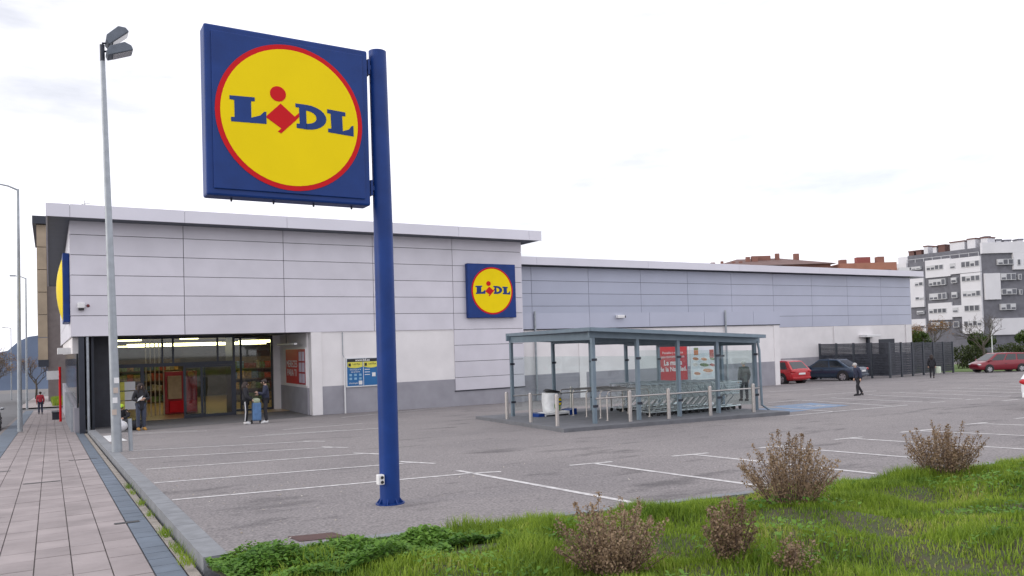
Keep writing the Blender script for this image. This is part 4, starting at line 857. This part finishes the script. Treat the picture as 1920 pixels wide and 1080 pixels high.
greenl = leafmat('tree_leaf', (.03, .06, .015), (.10, .15, .03)); rustl = leafmat('rust_leaf', (.16, .07, .02), (.33, .19, .06)); hedgel = leafmat('hedge_leaf', (.025, .04, .015), (.09, .11, .035)); barkm = mat('bark', (.10, .085, .07), .9, 0, .3, 10)
def hn(x, y): return .05*math.sin(1.7*x + .6*y) + .04*math.sin(2.9*y - 1.3*x + 1) + .03*math.sin(5.1*x + 3.3*y)
def tz(x, y):
    d = yk(x) - .15 - y; r = max(0, min(1, d/1.2)); r = r*r*(3-2*r)
    return gz(x, y) - .06 + r*(.07 + hn(x, y)) + .10*r*max(0, min(1, (x-5)/5)) + .09*r*math.exp(-((x-3.9)/.9)**2)*math.exp(-(d/1.1)**2)
gx = np.linspace(1.26, 22, 110); k = MB(); idx = {}
rows = 44
for i, x in enumerate(gx):
    for j in range(rows):
        y = (yk(x) - .13) - (9.5)*(j/(rows-1))**1.5; k.v.append((x, y, tz(x, y)))
for i in range(len(gx)-1):
    for j in range(rows-1): a = i*rows+j; k.f.append((a, a+1, a+rows+1, a+rows)); k.m.append(0)
tag(k.build('grass_bank', dirt, smooth=True), kind='structure')
def blades(n, sampler, hmin, hmax, wd, m, name, lab):
    V = np.zeros((n*5, 3)); cnt = 0
    for i in range(n):
        x, y, s_ = sampler(); z = tz(x, y); h = random.uniform(hmin, hmax)*s_; a = random.uniform(0, 6.283); ca, sa = math.cos(a), math.sin(a); l = h*random.uniform(.2, .8); w_ = wd*random.uniform(.7, 1.4)
        dx, dy = -sa*l, ca*l; wx, wy = ca*w_, sa*w_
        V[i*5:(i+1)*5] = [(x-wx, y-wy, z-.01), (x+wx, y+wy, z-.01), (x-wx*.8+dx*.35, y-wy*.8+dy*.35, z+h*.6), (x+wx*.8+dx*.35, y+wy*.8+dy*.35, z+h*.6), (x+dx, y+dy, z+h*.95)]
    F = []
    for i in range(n): b = i*5; F.append((b, b+1, b+3, b+2)); F.append((b+2, b+3, b+4))
    me = bpy.data.meshes.new(name); me.from_pydata(V.tolist(), [], F); me.materials.append(m); me.polygons.foreach_set('use_smooth', [True]*len(F))
    o = bpy.data.objects.new(name, me); col.objects.link(o); return tag(o, lab, 'grass', kind='stuff')
def samp_grass():
    while 1:
        d = random.random()**1.3 * 4.6; x = random.uniform(1.5, 16.5); y = yk(x) - .16 - d
        if x < 3.6 and d < 1.3 and random.random() < .75: continue
        c = math.sin(2.3*x+1.1*y)*math.sin(1.9*y-.7*x) + .5*math.sin(5.3*x-4.1*y)
        thin = .55 if (x > 6 and d > 1.2) else .12
        if c < -.6 and random.random() < thin: continue
        return x, y, (.62 + .45*max(-.6, c) + (.25 if d < 1 else 0)) * (.72 if x > 5.5 and d > .8 else 1)
blades(160000, samp_grass, .06, .18, .0042, grassm, 'grass', 'bright green grass growing on the verge')
# broad leaved ground cover
def leaves_at(k, c, r, tilt=.7, n=1):
    a = random.uniform(0, 6.283); e = random.uniform(-tilt, tilt); ca, sa = math.cos(a), math.sin(a); ce, se = math.cos(e), math.sin(e)
    pts = [(0, -r*.9), (r*.62, -r*.25), (r*.5, r*.5), (0, r), (-r*.5, r*.5), (-r*.62, -r*.25)]
    k.add([(c[0] + u*ca - v*ce*sa, c[1] + u*sa + v*ce*ca, c[2] + v*se + abs(u)*.25) for u, v in pts], [(0, 1, 2, 3), (0, 3, 4, 5)])
k = MB()
for i in range(26000):
    u = random.random()
    if u < .62: x = random.uniform(1.26, 3.7); d = random.random()**1.2*1.5 * (1 if x < 3 else .7)
    else: x = random.uniform(2.5, 14); d = random.uniform(.1, 3.6)
    y = yk(x) - .16 - d
    if u >= .62 and math.sin(3.1*x+2*y)+math.sin(2.3*y-1.7*x) < .45: continue
    hmp = .17*abs(math.sin(4.2*x+.7)*math.sin(3.7*y+.4)) if u < .62 else .06
    leaves_at(k, (x, y, tz(x, y) + random.uniform(.01, .06) + hmp*random.random()**.5), random.uniform(.014, .034))
tag(k.build('ground_cover', clover, fix=False), 'dark green broad leaved weeds covering the verge corner', 'weeds', kind='stuff')
k = MB()
for i in range(420):
    y = random.choice([8.6, 9.3, 10.1, 10.3, 11.8, 13, 14.4, 15.2, 9.0, 8.4]) + random.gauss(0, .12); x = random.gauss(1.16, .03); z = gz(x, y)+SW+.01; h = random.uniform(.03, .12); a = random.uniform(0, 6.28)
    k.add([(x-.004, y, z), (x+.004, y, z), (x+math.cos(a)*h*.5, y+math.sin(a)*h*.5, z+h)], [(0, 1, 2)])
tag(k.build('kerb_weeds', grassm, fix=False), 'tufts of weeds growing in the gutter along the kerb', 'weeds', kind='stuff')
# small flowers / litter
litm = mat('litter_white', (.55, .52, .46), .8, 0, .4, 4, c2=(.16, .12, .08)); k = MB()
for i in range(520):
    if i < 300: x = 1.55 + abs(random.gauss(0, .9)); y = random.uniform(8.2, 30)
    else: x = random.uniform(1.6, 20); y = random.uniform(max(7, yk(x)+.1), 22)
    q = random.uniform(.008, .026); a = random.uniform(0, 6.28); c, sn = math.cos(a)*q, math.sin(a)*q; z = gz(x, y)
    if y < yk(x) + .05: continue
    k.add([(x-c, y-sn, z+.003), (x+sn*.6, y-c*.6, z+.006), (x+c, y+sn, z+.003+q*.5), (x-sn*.6, y+c*.6, z+.006)], [(0, 1, 2, 3)])
tag(k.build('litter', litm, fix=False), 'small dry leaves and paper scraps on the asphalt', 'litter', kind='stuff')
# dry shrubs
def dry_shrub(x, y, wd, h, n, lab):
    z = tz(x, y); t = thing('dry_shrub', (x, y, z), lab, 'shrub', 'dry brown shrubs on the verge'); s = MB(); l = MB()
    for i in range(int(n*1.1)):
        a = random.uniform(0, 6.283); r = wd/2*math.sqrt(random.random()); ln = h*random.uniform(.5, 1.2)*(1 - .35*(r/(wd/2))**2)
        b = Vector((x + r*.35*math.cos(a), y + r*.35*math.sin(a), z-.02)); tp = Vector((x + r*math.cos(a), y + r*math.sin(a), z+ln)); md = (b+tp)/2 + Vector((random.gauss(0, .02), random.gauss(0, .02), .03))
        s.tube([b, md, tp], [.006, .004, .0015], 3, False)
        for q in range(int(110*ln/.6)):
            f_ = .22 + .78*random.random()**.75; p = b.lerp(md, f_*2) if f_ < .5 else md.lerp(tp, f_*2-1); sp = .062*(1.12 - f_*.95)
            leaves_at(l, (p.x + random.gauss(0, sp), p.y + random.gauss(0, sp), p.z + random.gauss(0, sp*.6)), random.uniform(.008, .016), 1.4)
    s.build('stems', dryst, t, fix=False)['kind'] = 'stuff'; l.build('seed_heads', dryl, t, fix=False)['kind'] = 'stuff'
dry_shrub(6.94, 5.75, 1.15, .74, 85, 'large rounded dry brown shrub beside the verge kerb'); dry_shrub(10.06, 5.85, 1.05, .72, 75, 'dry brown shrub with dark green base on the verge crest')
dry_shrub(3.95, 5.1, 1.0, .62, 95, 'wide clump of reddish dry stems in the front grass'); dry_shrub(4.88, 4.68, .5, .52, 45, 'narrow pale dry shrub between the two wider ones'); dry_shrub(5.05, 4.15, .35, .30, 20, 'small dry seedling stalks at the foot of the bank')
dry_shrub(12.6, 5.5, .7, .4, 30, 'low straggly dry shrub at the far end of the verge')
# trees
def bare_tree(x, y, h, lab, seed, leafm=None, group='bare street trees'):
    random.seed(seed); z0 = gz(x, y); t = thing('bare_tree', (x, y, z0), lab, 'tree', group); tr = MB(); br = MB(); lf = MB()
    tr.tube([(x, y, z0-.2), (x+.1, y, z0+h*.22), (x, y, z0+h*.42)], [h*.026, h*.02, h*.015], 8)
    def grow(p, d, L, r, lv):
        q = p + d*L; m_ = (p+q)/2 + Vector((random.gauss(0, .06*L), random.gauss(0, .06*L), 0)); br.tube([p, m_, q], [r, r*.8, r*.6], 5 if lv < 2 else 3, False)
        if lv >= 5:
            if leafm:
                for i in range(5): leaves_at(lf, q + Vector((random.gauss(0, .15), random.gauss(0, .15), random.gauss(0, .15))), .07, 1.2)
            return
        for i in range(3 if lv < 3 else 2 + (random.random() < .5)):
            nd = (d + Vector((random.gauss(0, .5), random.gauss(0, .5), random.gauss(.12, .3)))).normalized(); grow(q if i else m_.lerp(q, .7), nd, L*random.uniform(.62, .85), r*.6, lv+1)
    for i in range(5):
        a = i*1.257 + random.random(); grow(Vector((x, y, z0 + h*(.28+.03*i))), Vector((math.cos(a)*.75, math.sin(a)*.75, .9)).normalized(), h*.2, h*.011, 1)
    tr.build('trunk', barkm, t, smooth=True); br.build('crown', barkm, t, fix=False)
    if leafm and lf.f: lf.build('leaves', leafm, t, fix=False)
    random.seed(seed+99)
bare_tree(-4.6, 62, 5.2, 'leafless street tree nearest to the parked silver car', 3); bare_tree(-5.0, 74, 5.6, 'leafless street tree behind the first street lamp', 4); bare_tree(-5.2, 90, 6, 'leafless street tree past the side street', 5)
bare_tree(-5.8, 110, 6.5, 'leafless street tree with brown twigs before the hill', 6, rustl); bare_tree(-2.0, 150, 7.5, 'brown leaved street tree beside the tiled slab block', 8, rustl); bare_tree(69.5, 36.5, 5.6, 'large leafless tree rising behind the maroon people carrier', 11)
bare_tree(88, 52, 6.0, 'rust leaved tree in front of the apartment block', 12, rustl, 'garden trees'); bare_tree(84.5, 53.5, 5.6, 'smaller rust leaved tree above the slatted fence', 13, rustl, 'garden trees')
def leafy(name, x, y, z0, rx, ry, rzz, n, lm, lab, cat, trunk=True, r=.1, group=None):
    t = thing(name, (x, y, gz(x, y)), lab, cat, group); k = MB(); zc_ = z0 + rzz
    cl = [(random.gauss(0, .5), random.gauss(0, .5), random.gauss(0, .5)) for _ in range(26)]
    for i in range(n):
        c = random.choice(cl); u = Vector((c[0] + random.gauss(0, .24), c[1] + random.gauss(0, .24), c[2] + random.gauss(0, .24)))
        if u.length > 1.05: u = u.normalized()*random.uniform(.8, 1.05)
        leaves_at(k, (x + u.x*rx, y + u.y*ry, zc_ + u.z*rzz), random.uniform(.6, 1.3)*r, 1.3)
    k.build('crown', lm, t, fix=False)
    k = MB(); g1 = gz(x, y)
    if trunk: k.tube([(x, y, g1-.1), (x+.05, y, zc_)], [.11, .07], 7)
    else:
        for i in range(6): k.tube([(x + (i-2.5)*rx*.28, y, g1-.1), (x + (i-2.5)*rx*.33, y+.1, zc_)], [.05, .02], 5)
    k.build('trunk', barkm, t)
leafy('round_tree', 88.5, 46.6, -.5, 1.35, 1.35, .95, 2600, greenl, 'clipped round green tree in front of the apartment entrance', 'tree', True, .1, 'clipped green trees'); leafy('round_tree', 93, 43.8, -.5, 1.4, 1.4, 1.0, 2600, greenl, 'clipped green tree behind the maroon people carrier', 'tree', True, .1, 'clipped green trees')
leafy('round_tree', 84, 51.5, -.6, 1.7, 1.5, 1.1, 2600, greenl, 'rounded olive green tree rising over the slatted fence', 'tree', True, .1, 'clipped green trees')
for i, (x, y, rx) in enumerate([(80, 43.5, 2.6), (84.5, 42, 3), (89.5, 41, 3.2), (95, 40, 3.2)]):
    leafy('hedge_bush', x, y, gz(x, y)-.1, rx, 1.4, 1.25, 3200, hedgel, ['dark hedge bush next to the fence end', 'dark hedge bush above the lawn strip', 'broad hedge bush behind the slim white post', 'olive hedge bush beyond the people carrier'][i], 'bush', False, .1, 'hedge along the lawn')
t = thing('slim_post', (75, 38.6, gz(75, 38.6)), 'slim white lamp column standing in front of the hedge', 'lamp post'); g1 = gz(75, 38.6)
k = MB(); k.tube([(75, 38.6, g1), (75, 38.6, 2.0)], [.06, .045], 8); k.build('column', white, t); k = MB(); k.ball((75, 38.6, 2.05), .1); k.build('lamp_cap', white, t)
k = MB()
for i in range(4000): x = random.uniform(.2, 2.4); y = random.uniform(86, 100); z = gz(x, y)-.05; h = random.uniform(.3, .9); k.add([(x-.05, y, z), (x+.05, y, z), (x+random.gauss(0, .1), y, z+h)], [(0, 1, 2)])
tag(k.build('far_grass', grassm, fix=False), 'green grass strip below the brown slab block', 'grass', kind='stuff')

# ------------------------------------------------------------------ background buildings
wpan = mat('apt_white', (.66, .66, .69), .8, 0, .04, .5); gpan = mat('apt_grey', (.15, .152, .175), .8, 0, .15, 1.2); win = mat('apt_window', (.10, .105, .125), .15, 0, .3, .4); shut = mat('apt_shutter', (.52, .53, .55), .6, 0, .1, .6)
ap = thing('apartment_block', (155.8, 81.5, gz(155.8, 81.5)), 'white and grey apartment block with strip windows and rooftop tanks', 'building')
def facade(C, D, nrm, ulen, Wt, Gl, ztop):
    C = Vector(C); D = Vector(D).normalized(); Nn = Vector(nrm).normalized()
    def slab(u0, z0, u1, z1, d0, d1, name, m, parent=ap):
        k = MB(); P = [C + D*u0 + Nn*d0, C + D*u1 + Nn*d0, C + D*u1 + Nn*d1, C + D*u0 + Nn*d1]
        k.add([(p.x, p.y, z0) for p in P] + [(p.x, p.y, z1) for p in P], [(0,3,2,1), (4,5,6,7), (0,1,5,4), (1,2,6,5), (2,3,7,6), (3,0,4,7)]); return k.build(name, m, parent)
    slab(0, -8, ulen, ztop, -9, 0, 'wall', gpan)
    for i, q in enumerate(Wt): slab(q[0], q[1], q[2], q[3], -.2, .45 + .004*i, 'white_bay', wpan)
    for i, (u0, z0, u1, z1) in enumerate(Gl):
        f = slab(u0, z0, u1, z1, .1, .55 + .003*i, 'window', shut); n = max(1, int((u1-u0)/.8)); st_ = (u1-u0)/n
        for j in range(n):
            lo = z0 + .12 + (z1-z0)*random.choice([0, 0, .35, .5]) * 0; hi = z0 + (z1-z0)*random.choice([.9, .55, .9, .4])
            slab(u0 + st_*j + .1, lo, u0 + st_*(j+1) - .1, hi, .5, .575 + .003*i, 'pane', win, f)
    return slab
F1W = [(6.0,12.4,11.3,16.0),(0,12.7,6.0,15.8),(0,.7,4.0,12.6),(6.0,3.6,11.0,7.1),(3.7,4.1,6.0,6.4),(11.8,9.0,15.1,12.5),(11.8,6.5,15.0,9.0),(11.7,.6,14.9,4.0),(15.5,14.9,20.6,16.0)]
F1G = [(7.4,13.9,11.0,14.9),(4.9,13.8,6.0,14.9),(.1,13.8,3.7,15.0),(7.1,10.7,10.6,12.0),(4.8,10.9,5.9,12.0),(7.0,7.8,10.6,9.1),(4.8,7.9,5.9,9.1),(7.1,5.0,10.8,6.0),(4.7,5.0,5.8,6.0),(6.8,2.0,10.4,3.2),(4.7,2.0,5.8,3.2),(11.9,10.9,13.7,11.7),(11.9,8.0,13.7,8.6),(12.0,5.0,13.5,5.7),(11.9,2.0,14.8,2.6),(.1,11.0,3.7,12.1),(.1,8.0,3.6,9.1),(.4,5.1,3.4,6.3),(.1,2.2,3.6,3.2),(12.3,14.3,15.2,15.0)]
F2W = [(0,16.2,24,18.3),(6.0,12.9,24,16.19),(.3,7.2,3.3,12.3),(1.2,.3,24,3.5)]
F2G = [(2.9,13.9,5.9,15.0),(6.7,13.7,7.3,14.9),(8.1,13.7,8.8,14.9),(3.4,10.9,6.3,12.2),(6.8,10.9,7.4,12.0),(3.4,8.1,6.3,9.2),(6.9,8.0,7.4,9.0),(3.1,5.1,6.0,6.3),(9,10.9,12,12.2),(9,8.1,12,9.2)]
s1 = facade((155.8, 81.5), (1.0, 19.8), (-1, .05), 20.6, F1W, F1G, 15.9); s2 = facade((155.8, 81.5), (13.3, -7.9), (-.51, -.86), 24, F2W, F2G, 16.2)
s1(0, 15.9, 16.2, 17.6, -8, -1.2, 'attic', gpan); s1(16.2, 15.9, 18.4, 17.5, -8, -1.0, 'attic', wpan)
for u in np.arange(.6, 16, 1.9): s1(u, 15.9, u+.08, 16.7, -.3, -.22, 'railing_post', shut)
s1(.6, 16.6, 16, 16.68, -.32, -.24, 'railing', shut)
brn = mat('tank_brown', (.14, .07, .06), .7)
for u, z0, u2, z1, m in [(15.7,17.6,16.9,18.5,brn),(14,17.6,15.2,18.5,brn),(12.5,17.6,13.4,19.2,wpan),(10.6,17.6,11.4,18.9,wpan),(8.8,17.6,10.2,19.0,brn),(4.7,17.6,7.7,19.3,wpan),(2.5,17.6,4.1,19.5,wpan),(.1,17.6,1.4,19.4,wpan)]:
    o = s1(u, z0, u2, z1, -5, -2.5, 'roof_tank', m); s1(u-.1, z1, u2+.1, z1+.25, -5.1, -2.4, 'tank_cap', brn, o)
for u, w_, z1 in [(2.5, 1.0, 19.6), (4.7, 1.0, 18.95), (6.3, 1.3, 18.8), (9, 1, 18.9)]:
    o = s2(u, 18.2, u+w_, z1, -4, -2.5, 'chimney', wpan); s2(u-.1, z1, u+w_+.1, z1+.3, -4.1, -2.4, 'chimney_cap', gpan, o)
# brown hipped-roof building behind the low block
brick = mat('brick_red', (.24, .115, .09), .85, 0, .15, .8); roofm = mat('brown_roof', (.17, .105, .095), .85, 0, .15, .8)
hb = thing('hip_roof_building', (93, 78, -3), 'brown hipped roof building with many brick chimneys', 'building')
D = Vector((100.6-85, 73.5-82.8)).normalized(); Q = Vector((-D.y, D.x))
if Q.y < 0: Q = -Q
def pt(u, v, z): return (85 + D.x*u + Q.x*v, 82.8 + D.y*u + Q.y*v, z)
def blk(parent, u0, v0, z0, u1, v1, z1, nm, m): k = MB(); k.add([pt(u0,v0,z0), pt(u1,v0,z0), pt(u1,v1,z0), pt(u0,v1,z0), pt(u0,v0,z1), pt(u1,v0,z1), pt(u1,v1,z1), pt(u0,v1,z1)], [(0,3,2,1),(4,5,6,7),(0,1,5,4),(1,2,6,5),(2,3,7,6),(3,0,4,7)]); return k.build(nm, m, parent)
blk(hb, .5, .5, -6, 17.6, 13.5, 12.0, 'wall', brick)
k = MB(); k.add([pt(-.3,-.3,12.0), pt(18.3,-.3,12.0), pt(18.3,14,12.0), pt(-.3,14,12.0), pt(5.5,7,13.7), pt(12,7,13.7)], [(0,1,5,4), (1,2,5), (2,3,4,5), (3,0,4), (0,3,2,1)]); rf = k.build('roof', roofm, hb)
for u, v, w_, z1 in [(.4, 3, .6, 12.95), (1.9, 3, .4, 13.1), (3.6, 3, .5, 13.0), (4.7, 3, .5, 13.0), (6.1, 4, .6, 13.75), (7.0, 4, .9, 13.85), (8.3, 5, 1.9, 13.95), (11.0, 5, .6, 14.25), (13.9, 5, .75, 14.15)]:
    o = blk(rf, u, v, 12.0, u+w_, v+w_*.8, z1, 'chimney', brick)
for u in (2, 5, 8, 11, 14): blk(hb, u, .42, 10.3, u+1.2, .52, 11.5, 'window', win)
hb = thing('brick_block', (104, 71, -3), 'orange brick block with flat roof and capped vents', 'building')
blk(hb, 18.7, -.5, -6, 27, 9, 11.9, 'wall', mat('brick_orange', (.36, .165, .115), .85, 0, .12, .8))
for u, w_, z1, m in [(19.8, .9, 12.7, brick), (22.3, 2.0, 13.0, mat('red_box', (.25, .07, .06), .7)), (25.4, 1.0, 13.0, brick)]: o = blk(hb, u, 2, 11.9, u+w_, 3, z1, 'roof_vent', m)
blk(hb, 27.02, -1, -6, 28.6, 9, 11.0, 'side_wall', wpan); 
for u in (20, 23, 25): blk(hb, u, -.56, 9.6, u+1.1, -.49, 10.8, 'window', win)
# slab block at left
tl_ = thing('slab_block', (2, 116, -4), 'tall brown tiled slab block beyond the side street', 'building')
tilem = mat('brown_tiles', (.17, .145, .14), .8, 0, .12, 1.5, bump=.2); stone = mat('tan_stone', (.36, .29, .21), .85, 0, .15, .6)
k = MB(); k.box(-.2, 116, -6, 14, 140, 18.6); k.build('wall', tilem, tl_)
for i in range(6): k = MB(); k.box(-1.25, 115.5, 1.2+2.9*i, -.19, 117.2, 1.2+2.9*i+2.82); k.build('stone_bay', stone, tl_)
k = MB(); k.box(-1.25, 115.3, .3, -.1, 117.2, 1.19); k.build('bay_base', dark, tl_)
k = MB(); k.box(-1.7, 115.0, 18.6, 14, 141, 19.6); k.build('eave', dark, tl_)
for x in (3.4, 5.0): k = MB(); k.box(x, 120, 19.6, x+.8, 121, 21); k.build('chimney', stone, tl_)
k = MB(); k.tube([(4.4, 120, 19.6), (4.4, 120, 22.8)], .04, 5); k.tube([(4.0, 120, 22.2), (5.2, 120, 22.5)], .03, 5); k.build('aerial', dark, tl_)
# small street items at left
t = thing('sign_post', (.45, 47, gz(.45, 47)), 'slim red post with white plate beside the store wall', 'sign'); g1 = gz(.45, 47)
k = MB(); k.tube([(.45, 47, g1-.1), (.45, 47, 1.1)], .06, 8); k.build('post', red, t); k = MB(); k.box(-.15, 46.98, .45, .42, 47.02, .9); k.build('plate', white, t)
t = thing('bench', (.2, 52, gz(.2, 52)), 'dark metal bench end against the side wall', 'bench'); g1 = gz(.2, 52)+SW
k = MB(); k.box(.05, 51, g1+.42, .5, 52.6, g1+.47); k.build('seat', dark, t); k = MB(); k.box(.46, 51, g1+.47, .51, 52.6, g1+.9); k.build('backrest', dark, t)
for y in (51.1, 52.4): k = MB(); k.box(.08, y, g1-.05, .48, y+.06, g1+.42); k.build('leg', dark, t)
# hills
k = MB(); n = 60
for i in range(n+1):
    x = -700 + 1400*i/n; h = 26 + 26*math.exp(-((x+10)/60)**2) + 12*math.sin(i*.7) + 6*math.sin(i*1.9)
    k.v += [(x, 2350, -140), (x, 2400, h)]
for i in range(n): k.f.append((2*i, 2*i+2, 2*i+3, 2*i+1)); k.m.append(0)
tag(k.build('hills', mat('hill_haze_blue', (.10, .13, .19), .95, 0, .2, .01), smooth=True), kind='structure')  # blue of the distant haze is part of the hill colour, no air modelled
